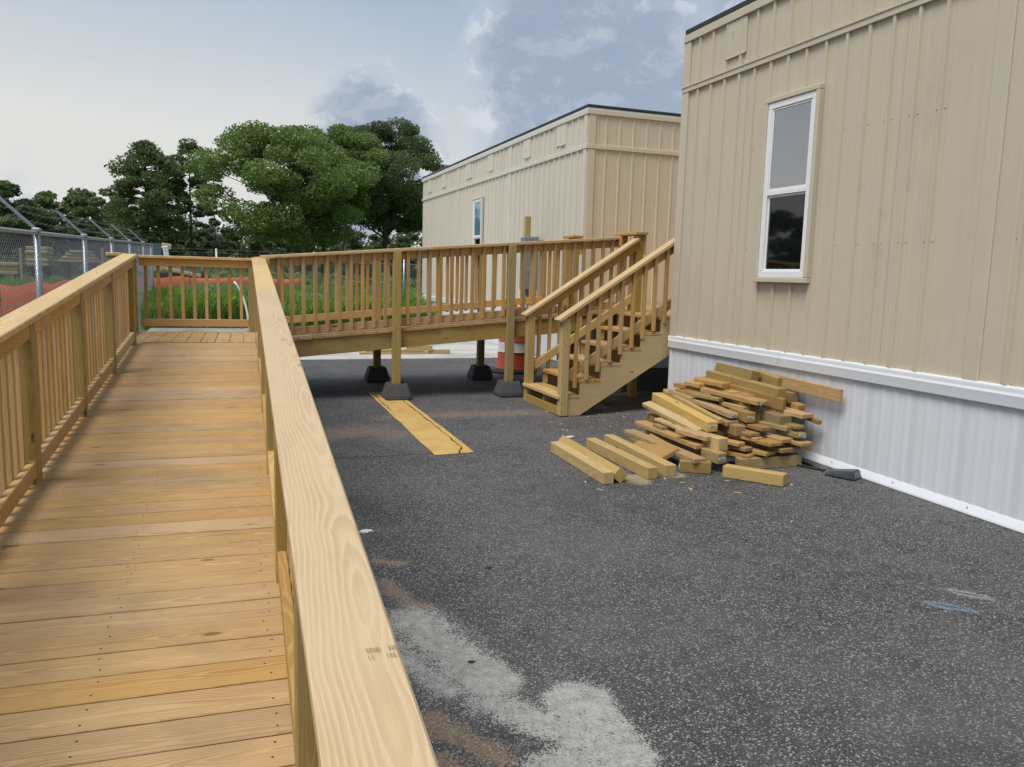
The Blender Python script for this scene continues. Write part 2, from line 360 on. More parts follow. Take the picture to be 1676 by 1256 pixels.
# ------------------------------------------------------------------ builders
def tag(o, label=None, cat=None, group=None, kind=None):
    for k, v in (('label', label), ('category', cat), ('group', group), ('kind', kind)):
        if v: o[k] = v
    return o
def empty(name, loc, label=None, cat=None, group=None):
    o = bpy.data.objects.new(name, None); C.objects.link(o); o.location = loc; o.empty_display_size = .1
    return tag(o, label, cat, group)
def link(name, me, mat=None, parent=None, mw=None):
    if mat and not me.materials: me.materials.append(M[mat])
    o = bpy.data.objects.new(name, me); C.objects.link(o)
    mw = mw or Matrix.Identity(4)
    if parent:
        o.parent = parent
        pm = Matrix.Identity(4); p = parent
        chain = []
        while p: chain.append(p); p = p.parent
        for p in reversed(chain): pm = pm @ p.matrix_basis
        o.matrix_basis = pm.inverted() @ mw
    else: o.matrix_basis = mw
    return o
_cache = {}
def cbox(L, W, H, mat, ch=.004):
    key = (round(L, 3), round(W, 4), round(H, 4), mat, ch)
    if key in _cache: return _cache[key]
    bm = bmesh.new(); bmesh.ops.create_cube(bm, size=1); bmesh.ops.scale(bm, vec=(L, W, H), verts=bm.verts)
    ch = min(ch, min(L, W, H)*.3)
    if ch > 0: bmesh.ops.bevel(bm, geom=list(bm.edges), offset=ch, segments=1, affect='EDGES')
    me = bpy.data.meshes.new('board'); bm.to_mesh(me); bm.free(); me.materials.append(M[mat]); _cache[key] = me
    return me
def frame(a, b, up):
    x = (b-a).normalized(); up = Vector(up); y = up.cross(x).normalized(); z = x.cross(y)
    return x, y, z
def board(name, a, b, W, H, mat, parent=None, up=(0, 0, 1), ch=.004, roll=0):
    a, b = Vector(a), Vector(b); x, y, z = frame(a, b, up)
    if roll:
        q = Matrix.Rotation(roll, 3, x); y = q @ y; z = q @ z
    c = (a+b)/2
    mw = Matrix(((x.x, y.x, z.x, c.x), (x.y, y.y, z.y, c.y), (x.z, y.z, z.z, c.z), (0, 0, 0, 1)))
    return link(name, cbox((b-a).length, W, H, mat, ch), None, parent, mw)
def box(name, lo, hi, mat, parent=None, ch=.003):
    lo, hi = Vector(lo), Vector(hi); s = hi-lo; c = (lo+hi)/2
    return link(name, cbox(s.x, s.y, s.z, mat, ch), None, parent, Matrix.Translation(c))
def mesh_np(name, V, F, mat, parent=None, smooth=False):
    V = np.asarray(V, np.float32); F = np.asarray(F, np.int32); k = F.shape[1]
    me = bpy.data.meshes.new(name); me.vertices.add(len(V)); me.vertices.foreach_set('co', V.ravel())
    me.loops.add(F.size); me.loops.foreach_set('vertex_index', F.ravel())
    me.polygons.add(len(F)); me.polygons.foreach_set('loop_start', np.arange(len(F), dtype=np.int32)*k)
    me.update(calc_edges=True)
    if smooth: me.polygons.foreach_set('use_smooth', np.ones(len(F), bool))
    return link(name, me, mat, parent)
def boxes_np(bs):
    """many axis boxes (lo, hi) as one mesh"""
    V, F = [], []
    for lo, hi in bs:
        n = len(V)
        for z in (lo[2], hi[2]): V += [(lo[0], lo[1], z), (hi[0], lo[1], z), (hi[0], hi[1], z), (lo[0], hi[1], z)]
        F += [(n, n+3, n+2, n+1), (n+4, n+5, n+6, n+7), (n, n+1, n+5, n+4), (n+1, n+2, n+6, n+5), (n+2, n+3, n+7, n+6), (n+3, n, n+4, n+7)]
    return V, F
def tubes_np(segs, sides=4):
    """list of (points, radii) -> verts, quads"""
    V, F = [], []
    for pts, rad in segs:
        n0 = len(V); pts = [Vector(p) for p in pts]
        for i, p in enumerate(pts):
            d = (pts[min(i+1, len(pts)-1)]-pts[max(i-1, 0)]).normalized()
            a = d.orthogonal().normalized() if abs(d.z) > .9 else d.cross(Vector((0, 0, 1))).normalized(); c = d.cross(a)
            r = rad[i] if hasattr(rad, '__len__') else rad
            for k in range(sides):
                th = 2*math.pi*k/sides; V.append(tuple(p+(a*math.cos(th)+c*math.sin(th))*r))
        for i in range(len(pts)-1):
            for k in range(sides):
                k2 = (k+1) % sides; F.append((n0+i*sides+k, n0+i*sides+k2, n0+(i+1)*sides+k2, n0+(i+1)*sides+k))
    return V, F
def tube(name, pts, rad, mat, parent=None, sides=8, caps=True):
    V, F = tubes_np([(pts, rad)], sides)
    o = mesh_np(name, V, F, mat, parent, True)
    if caps:
        bm = bmesh.new(); bm.from_mesh(o.data); bmesh.ops.holes_fill(bm, edges=[e for e in bm.edges if e.is_boundary], sides=0)
        bm.to_mesh(o.data); bm.free()
    return o
def lathe(name, prof, mat, parent=None, loc=(0, 0, 0), sides=28):
    V, F = [], []
    for r, z in prof:
        for k in range(sides):
            a = 2*math.pi*k/sides; V.append((loc[0]+r*math.cos(a), loc[1]+r*math.sin(a), loc[2]+z))
    for i in range(len(prof)-1):
        for k in range(sides):
            k2 = (k+1) % sides; F.append((i*sides+k, i*sides+k2, (i+1)*sides+k2, (i+1)*sides+k))
    return mesh_np(name, V, F, mat, parent, True)

# ------------------------------------------------------------------ ground
def grid(name, xs, ys, zf, mat):
    V = [(x, y, zf(x, y)) for y in ys for x in xs]; nx = len(xs); F = []
    for j in range(len(ys)-1):
        for i in range(nx-1): F.append((j*nx+i, j*nx+i+1, (j+1)*nx+i+1, (j+1)*nx+i))
    return mesh_np(name, V, F, mat, None, True)
EDGE = 12.8                                   # the asphalt ends here
xs = [-30, -10, -3, 0, 1, 2, 3, 3.4] + [3.5+.1*i for i in range(12)] + [5, 6, 9, 20]
ys = [-12, -8, -4, 0, 2, 4, 6, 7] + [7.3+.1*i for i in range(10)] + [9, 10, 11, 12, EDGE]
o = grid('asphalt_lot', xs, ys, lambda x, y: zg(x, y), 'asphalt'); tag(o, kind='structure')
ZF = zg(0, EDGE)-.02
fx = [-1500, -400, -120, -60, -30, -15, -5, 0, 5, 15, 30, 60, 120, 400, 1500]; fy = [-300, -60, -12, 0, 12, 20, 30, 45, 70, 110, 160, 400, 1800]
o = grid('field', fx, fy, lambda x, y: (ZF-.30 if y < 13 else ZF-.02), 'field'); tag(o, kind='structure')
SLAB = zg(0, EDGE)+.012
V, F = boxes_np([((-1.45, EDGE+.002, SLAB-.2), (16, 19.6, SLAB))]); tag(mesh_np('concrete_walkway', V, F, 'concrete_pale'), kind='structure')

# yellow stripe on the lot
yl = [(1.60, 6.15), (1.93, 6.18), (1.95, 9.25), (1.61, 9.62)]
yl = [(atG(p).x, atG(p).y) for p in ((712, 746), (777, 741), (652, 644), (602, 643))]
nseg = 24; V, F = [], []
for i in range(nseg+1):
    s = i/nseg; jl, jr = random.uniform(-.006, .006), random.uniform(-.006, .006)
    a = Vector(yl[0]).lerp(Vector(yl[3]), s); c = Vector(yl[1]).lerp(Vector(yl[2]), s)
    V += [(a.x+jl, a.y, zg(0, a.y)+.004), (c.x+jr, c.y, zg(0, c.y)+.004)]
    if i: F.append((2*i-2, 2*i-1, 2*i+1, 2*i))
st = mesh_np('yellow_stripe', V, F, 'yellow_paint'); tag(st, 'worn yellow painted stripe on the asphalt leading under the ramp', 'stripe')
st['kind'] = 'structure'; del st['label']; del st['category']
segs = []
for k, (fa, s0, s1) in enumerate(((.84, .0, 1.0), (.12, .62, 1.0))):
    pts = []
    for i in range(int(40*(s1-s0))+1):
        s = s0+(s1-s0)*i/int(40*(s1-s0)); a = Vector(yl[0]).lerp(Vector(yl[3]), s); c = Vector(yl[1]).lerp(Vector(yl[2]), s)
        p = a.lerp(c, fa+random.uniform(-.025, .025)+(.25*(.06-s)/.06*-1 if s < .06 and k == 0 else 0)); pts.append((p.x, p.y, zg(0, p.y)+.005))
    segs.append((pts, [random.uniform(.002, .007) for _ in pts]))
V, F = tubes_np(segs, 4); mesh_np('tar_line', V, F, 'tar_black', st)

# ------------------------------------------------------------------ ramp frame of reference
d1 = ray(396.5, 312).normalized(); n1 = d1.cross(Vector((0, 0, 1))).normalized(); u1 = n1.cross(d1)
KD = .6789+.90                                # deck lies this far under the eye, square to the slope
def R1(s, lat, h=0): return CAM + d1*s + n1*lat + u1*(h-KD)
S_TOP = None
ramp = empty('wooden_ramp', (0, 6, zg(0, 6)), 'new pine wheelchair ramp with guardrails turning at a landing up to the trailers', 'ramp')
dl = Vector((d1.x, d1.y, 0)).normalized()
z_land = R1(8.99, 0).z
Y2 = 9.0                                      # front of the upper ramp
YB = 10.42                                    # its back rail
X2, SL2, X3 = .23, .0868, 4.62
def Z2(x): return z_land + max(0, min(x, X3)-X2)*SL2
Z3 = Z2(X3)
TH = .032; BW = .140
nails = []
# deck boards of the near ramp, across
s = .75; i = 0
while s < 8.92:
    wv = BW*random.uniform(.985, 1.0); g = random.uniform(.005, .0095)
    l0, l1 = -1.19+random.uniform(-.006, .006), .215+random.uniform(-.006, .006)
    hz = random.uniform(-.0015, .0015)
    skew = random.uniform(-.002, .002)
    board('deck_board', R1(s+wv/2-skew, l0, -TH/2+hz), R1(s+wv/2+skew, l1, -TH/2+hz), wv, TH, 'deck_wood', ramp, u1, .003)
    for lat in (-1.0, -.48, .06):
        for e in (.25, .75):
            if random.random() < .85: nails.append(R1(s+wv*e+random.uniform(-.006, .006), lat+random.uniform(-.015, .015), hz+.0008))
    s += wv+g; i += 1
S_END = s
# landing boards, lengthwise
y0 = R1(S_END, 0).y+.004
lat = -1.30
while lat < .60:
    wv = BW*random.uniform(.985, 1.0)
    a = Vector((0, 0, 0)) + n1*(lat+wv/2) + dl*(y0); e = Vector((0, 0, 0)) + n1*(lat+wv/2) + dl*(10.50)
    a.z = e.z = z_land - TH/2 + random.uniform(-.001, .001)
    board('deck_board', a, e, wv, TH, 'deck_wood', ramp, (0, 0, 1), .003)
    lat += wv+random.uniform(.003, .006)
# upper ramp boards, across
x = .82; ang = math.atan(SL2); up2 = Vector((-math.sin(ang), 0, math.cos(ang)))
x = .66
while x < X3-.02:
    wv = BW*random.uniform(.985, 1.0); xm = x+wv/2*math.cos(ang)
    c = Vector((xm, 0, Z2(xm))) - up2*(TH/2)
    j = random.uniform(-.012, .004)
    board('deck_board', (c.x, Y2-.015+j, c.z), (c.x, YB+.03, c.z), wv, TH, 'deck_wood', ramp, up2, .003)
    x += (wv+random.uniform(.002, .005))*math.cos(ang)
# platform boards along X
y = 7.60
while y < 11.12:
    wv = BW*random.uniform(.985, 1.0)
    board('deck_board', ((4.80 if y > YB-.1 else X3-.02) if y > 8.9 else 4.43, y+wv/2, Z3-TH/2), (8.9, y+wv/2, Z3-TH/2), wv, TH, 'deck_wood', ramp, (0, 0, 1), .003)
    y += wv+random.uniform(.002, .005)
V, F = [], []
for p in nails:
    n = len(V)
    for k in range(5):
        a = k*2*math.pi/5; V.append(tuple(p+n1*math.cos(a)*.0042+d1*math.sin(a)*.0042))
    F.append((n, n+1, n+2, n+3, n+4))
o = mesh_np('nail_heads', V, F, 'nail_dark', ramp); o['kind'] = 'stuff'
# beams
for lat in (-1.17, .19): board('side_beam', R1(.75, lat, -TH-.075), R1(8.9, lat, -TH-.075), .038, .14, 'beam_wood', ramp, u1)
def lnd(lat, s, z): P = n1*lat + dl*s; return Vector((P.x, P.y, z))
board('side_beam', lnd(-1.27, 9.0, z_land-TH-.092), lnd(-1.27, 10.5, z_land-TH-.092), .038, .184, 'beam_wood', ramp)
board('side_beam', lnd(-1.27, 10.47, z_land-TH-.092), (X2, YB+.06, z_land-TH-.092), .038, .184, 'beam_wood', ramp)
bz = -TH-.092
board('side_beam', (.36, Y2+.02, Z2(.36)+bz), (1.80, Y2+.02, Z2(1.80)+bz), .038, .186, 'beam_wood', ramp, up2)
board('side_beam', (1.803, Y2+.02, Z2(1.803)+bz), (4.60, Y2+.02, Z2(4.60)+bz), .038, .186, 'beam_wood', ramp, up2)
board('side_beam', (X2, YB+.01, Z2(X2)+bz), (X3, YB+.01, Z2(X3)+bz), .038, .186, 'beam_wood', ramp, up2)
board('side_beam', (4.66, 7.64, Z3+bz), (4.66, YB, Z3+bz), .038, .184, 'beam_wood', ramp)
board('side_beam', (4.80, YB+.02, Z3+bz), (4.80, 11.1, Z3+bz), .038, .184, 'beam_wood', ramp)
for xx in (1.6, 2.8, 4.0): board('joist', (xx, Y2+.05, Z2(xx)+bz), (xx, YB-.02, Z2(xx)+bz), .038, .14, 'beam_wood', ramp)

def railing(P0, P1, inward, posts, nb, root, down, mats=('cap_wood', 'rail_wood', 'baluster_wood', 'post_wood'), H=.90, split=None, post_out=False, cap_ext=(0, 0), base=.05, btm=.045, seed=1, caps=True):
    """P0,P1: deck-level points under the cap's centre line; posts: fractions; nb: baluster pitch; down(P)->z of post foot"""
    rg = random.Random(seed)
    P0, P1 = Vector(P0), Vector(P1); inw = Vector(inward).normalized(); Lh = Vector((P1.x-P0.x, P1.y-P0.y, 0)).length
    d = (P1-P0).normalized(); upv = inw.cross(d); upv = upv if upv.z > 0 else -upv
    zz = Vector((0, 0, 1)); ct = .034
    L = (P1-P0).length
    # cap, in lengths
    cuts = [0]+(split or [])+[1]
    if caps:
        for a, b_ in zip(cuts, cuts[1:]):
            e0 = cap_ext[0] if a == 0 else -.0006; e1 = cap_ext[1] if b_ == 1 else -.0006
            wob = inw*rg.uniform(-.002, .002)
            board('handrail_cap', P0+d*(L*a-e0)+zz*(H-ct/2)+wob, P0+d*(L*b_+e1)+zz*(H-ct/2)+wob, .1397, ct, mats[0], root, upv, .005)
    rail_in = inw*.019; bal = inw*-.019
    pw = .089
    poff = inw*(-.0445-.040) if post_out else inw*-.001
    if post_out: poff = inw*(-.0845+.038)
    fr = sorted(posts)
    for f_ in fr:
        p = P0+d*(L*f_)+poff
        top = p.z+H-ct-.002
        board('post', Vector((p.x, p.y, down(p))), Vector((p.x, p.y, top)), pw, pw, mats[3], root, (d.x, d.y, 0), .004)
    ends = fr if (fr and not post_out) else []
    pts = sorted(set([0.0]+list(ends)+[1.0])); half = .0455/L
    for a, b_ in zip(pts, pts[1:]):
        fa = a+(half if a in ends else 0); fb = b_-(half if b_ in ends else 0)
        if fb-fa < .02/L: continue
        for nm, hc in (('top_rail', H-ct-.0455), ('bottom_rail', base+.0445)):
            k = rg.uniform(-.003, .003)
            board(nm, P0+d*(L*fa)+rail_in+zz*(hc+k), P0+d*(L*fb)+rail_in+zz*(hc+k), .038, .089, mats[1], root, upv, .004)
    n = int(L/nb)
    for i in range(n+1):
        f_ = (i+.5)*nb/L
        if f_ > 1: break
        if any(abs(f_-q)*L < .068 for q in fr) and not post_out: continue
        if post_out and any(abs(f_-q)*L < .05 for q in fr): continue
        p = P0+d*(L*f_)+bal+d*rg.uniform(-.004, .004)
        tl = d*rg.uniform(-.004, .004)
        board('baluster', p+zz*(btm+rg.uniform(-.006, .006))+tl, p+zz*(H-ct-.002), .037, .037, mats[2], root, (d.x, d.y, 0), .003)
gz = lambda p: zg(p.x, p.y)+.003
# near ramp, left and right
sp = [8.80-1.388*k for k in range(7)]
La, Lb = .28, 8.86
fL = [(q-La)/(Lb-La) for q in sp]
railing(R1(La, -1.088), R1(Lb, -1.088), n1, fL, .1233, ramp, lambda p: min(gz(p), p.z), split=[.46], seed=3, mats=('cap_wood', 'rail_wood', 'rail_wood', 'post_wood'), cap_ext=(0, .05))
railing(R1(La, .150), R1(Lb, .150), -n1, fL, .1233, ramp, lambda p: min(gz(p), p.z), split=[.66, .905], seed=4, mats=('cap_wood', 'rail_wood', 'rail_wood', 'post_wood'), cap_ext=(0, .055))
# landing: left and far rail
railing(lnd(-1.235, 8.98, z_land), lnd(-1.235, 10.44, z_land), n1, [.04, .97], .125, ramp, gz, seed=5, cap_ext=(0, .07))
fl0 = lnd(-1.165, 10.46, z_land)
railing(fl0, (.40, YB, z_land), -dl, [.985], .1335, ramp, gz, seed=6, base=.065)
# upper ramp: back rail seen from inside, front rail seen from outside with posts outside
railing((.405, YB, Z2(.405)), (X3+.02, YB, Z3), (0, -1, 0), [(atY((617, 600), YB).x-.405)/(X3-.385), (atY((786, 600), YB).x-.405)/(X3-.385), .985], .133, ramp, gz, seed=8, base=.065)
xa = .415
px1, px2 = atY((649.5, 560), Y2-.04).x, atY((835, 560), Y2-.04).x
railing((xa, Y2+.02, Z2(xa)), (X3-.005, Y2+.02, Z3), (0, 1, 0), [.012, (px1-xa)/(X3-xa), (px2-xa)/(X3-xa)], .1275, ramp, gz, seed=9, post_out=True, base=.02, btm=.035, split=[.445])
# newel boxes at the platform
def newel(xc, yc, ylen, ztop, z0, side):
    for yy in (yc-ylen/2+.06, yc+ylen/2-.06):
        board('post', (xc, yy, z0), (xc, yy, ztop-.034), .089, .089, 'post_wood', ramp, (1, 0, 0))
    board('newel_cap', (xc, yc-ylen/2-.02, ztop-.017), (xc, yc+ylen/2+.02, ztop-.017), .16, .034, 'rail_wood', ramp)
    board('newel_side', (xc-.065, yc+ylen/2-.09, ztop-.16), (xc-.065, yc+ylen/2-.09, ztop-.036), .14, .036, 'rail_wood', ramp, (1, 0, 0))
    board('newel_side', (xc+.065, yc-ylen/2+.09, ztop-.26), (xc+.065, yc-ylen/2+.09, ztop-.036), .14, .036, 'rail_wood', ramp, (1, 0, 0))
newel(4.695, 8.82, .52, Z3+.945, zg(4.7, 8.8)+.003, 1)
newel(4.70, YB+.12, .30, Z3+.97, zg(4.7, 10.5)+.003, 1)
# stamp on the near right cap
def text(name, s, size, mw, mat, parent):
    cu = bpy.data.curves.new(name, 'FONT'); cu.body = s; cu.size = size; cu.align_x = 'LEFT'
    ob = bpy.data.objects.new(name+'_src', cu); C.objects.link(ob)
    dg = bpy.context.evaluated_depsgraph_get(); me = bpy.data.meshes.new_from_object(ob.evaluated_get(dg))
    bpy.data.objects.remove(ob); me.materials.clear()
    return link(name, me, mat, parent, mw)
def stamp(pix, s, size):
    r = ray(*pix); P = CAM + r*((-.6789+.0012)/(r.dot(u1)))
    mw = Matrix(((n1.x, d1.x, u1.x, P.x), (n1.y, d1.y, u1.y, P.y), (n1.z, d1.z, u1.z, P.z), (0, 0, 0, 1)))
    text('grade_stamp', s, size, mw, 'ink', ramp)
stamp((598, 1067), 'SPIB:   PRIME', .0125); stamp((601, 1078), '12      198 CL', .0105)

# concrete deck blocks under the ramp posts
def block(px, py, xc, yc, label):
    z0 = zg(xc, yc)+.001; root = Matrix.Translation((xc, yc, z0))
    bm = bmesh.new(); hb, ht, h = .145, .10, .185
    ring = []
    for (s_, z) in ((hb-.012, 0), (hb, .012), (hb, .05), (ht+.01, h-.02), (ht, h)):
        ring.append([bm.verts.new((a*s_, c*s_, z)) for a, c in ((-1, -1), (1, -1), (1, 1), (-1, 1))])
    bm.faces.new(ring[0][::-1])
    for a, b_ in zip(ring, ring[1:]):
        for k in range(4): bm.faces.new((a[k], a[(k+1) % 4], b_[(k+1) % 4], b_[k]))
    top = bm.faces.new(ring[-1])
    bmesh.ops.bevel(bm, geom=[e for e in bm.edges if abs(e.verts[0].co.z-e.verts[1].co.z) > .01], offset=.018, segments=2, affect='EDGES')
    # socket for the post
    top = max(bm.faces, key=lambda f: f.calc_center_median().z)
    r = bmesh.ops.inset_individual(bm, faces=[top], thickness=.05)
    bmesh.ops.translate(bm, verts=top.verts, vec=(0, 0, -.05))
    # cross slot: four raised corners
    me = bpy.data.meshes.new('deck_block'); bm.to_mesh(me); bm.free()
    o = link('deck_block', me, 'block_concrete', None, root)
    tag(o, label, 'deck block', 'concrete blocks under the upper ramp posts')
    return o
yf = Y2+.02-.0465
block(0, 0, px1, yf, 'charcoal concrete block under the front ramp post on the yellow stripe')
block(0, 0, px2, yf, 'charcoal concrete block under the front ramp post beside the stairs')
block(0, 0, atY((617, 600), YB).x, YB, 'dark concrete block under the back ramp post left, behind the yellow stripe')
block(0, 0, atY((786, 600), YB).x, YB, 'dark concrete block under the back ramp post beside the traffic drum')

# ------------------------------------------------------------------ stairs
YN, YF_ = 7.575, 8.64                          # near and far faces
st_r = empty('wooden_stairs', (3.4, 8.1, zg(3.4, 8.1)), 'open wooden staircase with two sloping handrails rising to the ramp platform', 'stairs')
g0 = zg(3.4, 8.0); NR = 6; RISE = .1655; RUN = .234; XT = 3.27
def tread(i): return XT+RUN*i, Z3-RISE*(NR-1-i)
zlast = []
for i in range(NR-1):
    x, z = tread(i)
    for k in range(2):
        xk = x+.002+k*.136
        board('tread', (xk+.0665, YN+.012, z-.019), (xk+.0665, YF_-.012, z-.019), .133, .038, 'deck_wood' if i else 'timber_wood', st_r, (0, 0, 1), .005)
# kick plate at the foot and the centre stringer face seen under the first tread
board('kick_board', (XT+.045, YN+.09, g0+.047), (XT+.045, YF_-.09, g0+.047), .089, .036, 'post_wood', st_r, (1, 0, 0))
def stringer(y):
    pts = [(XT+.055, g0+.002)]
    x, z = tread(0); pts.append((XT+.055, z-.04))
    for i in range(NR-1):
        x, z = tread(i); x1 = x+RUN+.02
        if i: pts.append((x+.02, z-.039))
        pts.append((x1, z-.039))
    pts.append((x1, Z3-TH-.002)); pts.append((x1+.22, Z3-TH-.002))
    sl = RISE/RUN
    pts.append((x1+.22, Z3-.345)); pts.append((XT+.055+.20, g0+.002))
    V = [(px, yy, pz) for yy in (y-.019, y+.019) for px, pz in pts]; n = len(pts)
    me = bpy.data.meshes.new('stringer'); bm = bmesh.new(); vs = [bm.verts.new((a-4, b_-y, c_-g0)) for a, b_, c_ in V]
    bm.faces.new(vs[:n]); bm.faces.new(vs[n:][::-1])
    for k in range(n): bm.faces.new((vs[k], vs[n+k], vs[n+(k+1) % n], vs[(k+1) % n]))
    bmesh.ops.recalc_face_normals(bm, faces=bm.faces)
    bmesh.ops.triangulate(bm, faces=[f for f in bm.faces if len(f.verts) > 4])
    bm.to_mesh(me); bm.free()
    return link('stringer', me, 'timber_wood', st_r, Matrix.Translation((4, y, g0)))
for y in (YN+.03, (YN+YF_)/2, YF_-.03): stringer(y)
SR = .648; slope = math.atan(SR)
upS = Vector((-math.sin(slope), 0, math.cos(slope)))
for side, y, top_x in ((-1, YN, 5.2), (1, YF_, 4.66)):
    yo = y-.0445*side*-1 if side < 0 else y+.0445
    yo = YN-.005+.0 if side < 0 else YF_+.005
    yp = yo+.0445*(1 if side < 0 else -1)          # post flush with the stair side
    hz = .90
    board('newel_post', (XT+.07+.0, yp, g0+.003), (XT+.07, yp, tread(0)[1]+.805), .089, .089, 'timber_wood', st_r, (1, 0, 0), .005)
    def L_(x): return tread(0)[1]+(x-XT-.02)*SR
    xa_, xb_ = XT+.02, top_x
    oc = .80
    board('stair_cap', (xa_-.04, yp, L_(xa_-.04)+oc), (xb_, yp, L_(xb_)+oc), .14, .036, 'cap_wood', st_r, upS, .005)
    yr = yp+.012*(1 if side < 0 else -1)
    dz = .018/math.cos(slope)+.0445/math.cos(slope)
    board('stair_rail', (XT+.118, yr, L_(XT+.118)+oc-dz), (xb_, yr, L_(xb_)+oc-dz), .038, .089, 'rail_wood', st_r, upS)
    low = .135
    board('stair_rail', (XT+.118, yr, L_(XT+.118)+low), (xb_, yr, L_(xb_)+low), .038, .089, 'timber_wood', st_r, upS)
    yb = yr-.0385*(1 if side < 0 else -1)
    x = XT+.19; k = 0
    while x < xb_-.03:
        board('baluster', (x, yb, L_(x)-.02+random.uniform(-.012, .012)), (x+random.uniform(-.006, .006), yb, L_(x)+oc-.024), .037, .037, 'baluster_wood', st_r, (1, 0, 0), .003)
        x += .128
for i in range(NR-1):
    x, z = tread(i)
    for yy in (YN+.07, YF_-.07): board('cleat', (x+.05, yy, z-.16), (x+.05, yy, z-.04), .036, .02, 'timber_wood', st_r, (1, 0, 0))

# ------------------------------------------------------------------ trailers
RIB = .2286
def panel_mesh(wd, h, ribs, rh=.021, rb=.036, rt=.024, flute=True):
    """corrugated sheet in local x (along), y (out), z (up)"""
    prof = [(0, 0)]
    for r in ribs:
        if flute and r-.075 > prof[-1][0]+.005: prof += [(r-.075, 0), (r-.068, .0012), (r-.058, .0012), (r-.051, 0)]
        prof += [(r-rb/2, 0), (r-rt/2, rh), (r+rt/2, rh), (r+rb/2, 0)]
        if flute and r+.08 < wd: prof += [(r+.051, 0), (r+.058, .0012), (r+.068, .0012), (r+.075, 0)]
    prof.append((wd, 0)); V = []; F = []
    for z in (0, h):
        for x, y in prof: V.append((x, y, z))
    n = len(prof)
    for k in range(n-1): F.append((k, k+1, n+k+1, n+k))
    me = bpy.data.meshes.new('siding_panel'); me.from_pydata(V, [], F); me.update()
    return me
def wallrun(root, origin, along, out, L, z0, z1, mat, phase, name='siding_panel', gaps=(), rh=.021):
    """siding sheets of four ribs; phase = distance of the first rib; gaps: (a,b) left flat"""
    al, ou = Vector(along), Vector(out)
    s = 0.0; W4 = RIB*4; cache = {}
    cut = [0.0]; c = phase-RIB/2
    while c <= 0.02: c += W4
    while c < L-.02: cut.append(c); c += W4
    cut.append(L)
    ribs_all = []; r = phase
    while r < L-.03: ribs_all.append(r); r += RIB
    ribs_all = [r for r in ribs_all if r > .03 and not any(a < r < b_ for a, b_ in gaps)]
    for i, (a, b_) in enumerate(zip(cut, cut[1:])):
        rs = tuple(round(r-a, 4) for r in ribs_all if a < r < b_)
        key = (round(b_-a, 3), rs)
        if key not in cache: cache[key] = panel_mesh(b_-a, z1-z0, rs, rh)
        o = Vector(origin)+al*a+ou*(.0015 if i % 2 else 0)
        mw = Matrix(((al.x, ou.x, 0, o.x), (al.y, ou.y, 0, o.y), (0, 0, 1, z0), (0, 0, 0, 1)))
        link(name, cache[key], mat, root, mw)
    return ribs_all
def screws(root, pts, out, r=.0065):
    V, F = [], []; ou = Vector(out); a = Vector((ou.y, -ou.x, 0)); zz = Vector((0, 0, 1))
    for p in pts:
        n = len(V); p = Vector(p)
        for k in range(6):
            th = k*math.pi/3; V.append(tuple(p+(a*math.cos(th)+zz*math.sin(th))*r))
        for k in range(6):
            th = k*math.pi/3; V.append(tuple(p+(a*math.cos(th)+zz*math.sin(th))*r*.6+ou*.005))
        for k in range(6): F.append((n+k, n+(k+1) % 6, n+6+(k+1) % 6, n+6+k))
        F.append((n+6, n+7, n+8, n+9)); F.append((n+6, n+9, n+10, n+11))
    o = mesh_np('screw_heads', V, F, 'screw_metal', root); o['kind'] = 'stuff'
def skirt(root, origin, along, out, L, z0, z1, first):
    al, ou = Vector(along), Vector(out)
    PWD = .406; c = first; cuts = []
    while c > 0: c -= PWD
    s = c
    cache = {}
    while s < L:
        a, b_ = max(s, 0), min(s+PWD, L)
        key = round(b_-a, 3)
        # ridges each ~.1, perforated strip at the start of each sheet
        for nm, lo, hi, mt in (('skirting_panel', .056, PWD, 'vinyl_white'), ('vent_strip', .0, .056, 'skirt_perforated')):
            A, B = max(s+lo, 0), min(s+hi, L)
            if B-A < .01: continue
            kk = (nm, round(B-A, 3))
            if kk not in cache: cache[kk] = panel_mesh(B-A, z1-z0, [r for r in (.08, .20, .31) if r < B-A-.03] if nm == 'skirting_panel' else [], .0024, .05, .02, False)
            o = Vector(origin)+al*A
            link(nm, cache[kk], mt, root, Matrix(((al.x, ou.x, 0, o.x), (al.y, ou.y, 0, o.y), (0, 0, 1, z0), (0, 0, 0, 1))))
        s += PWD
def z_(rel): return rel+CZ
XW = 4.55; YE = 7.53; YS = -7.0
near = empty('modular_building', (XW, 2, z_(-1.45)), 'tan ribbed metal trailer nearest the camera with white skirting and a tall narrow window', 'building')
al = (0, -1, 0); ou = (-1, 0, 0); L = YE-YS
zb, zt = z_(-.60), z_(2.46); zband0, zband1 = z_(1.894), z_(1.954)
ph = YE-7.248
gap = [(YE-4.15, YE-3.72)]
ribsA = wallrun(near, (XW, YE, 0), al, ou, L, zb, zband0, 'siding_tan', ph, gaps=gap)
wallrun(near, (XW, YE, 0), al, ou, L, zband1, z_(2.39), 'siding_tan', ph, gaps=gap)
box('band_trim', (XW-.030, YS, zband0), (XW+.01, YE+.004, zband1), 'trim_tan', near)
box('band_trim', (XW-.038, YS, zband1-.012), (XW-.0302, YE+.004, zband1-.002), 'trim_tan', near, 0)
box('eave_trim', (XW-.034, YS, z_(2.388)), (XW+.012, YE+.008, z_(2.462)), 'trim_tan', near)
box('roof_edge', (XW-.022, YS, z_(2.462)), (XW+.2, YE+.012, z_(2.525)), 'roof_black', near, .012)
box('corner_trim', (XW-.024, YE-.115, zb), (XW+.008, YE+.006, zband0-.001), 'trim_tan', near)
box('corner_trim', (XW-.024, YE-.115, zband1+.001), (XW+.008, YE+.006, z_(2.387)), 'trim_tan', near)
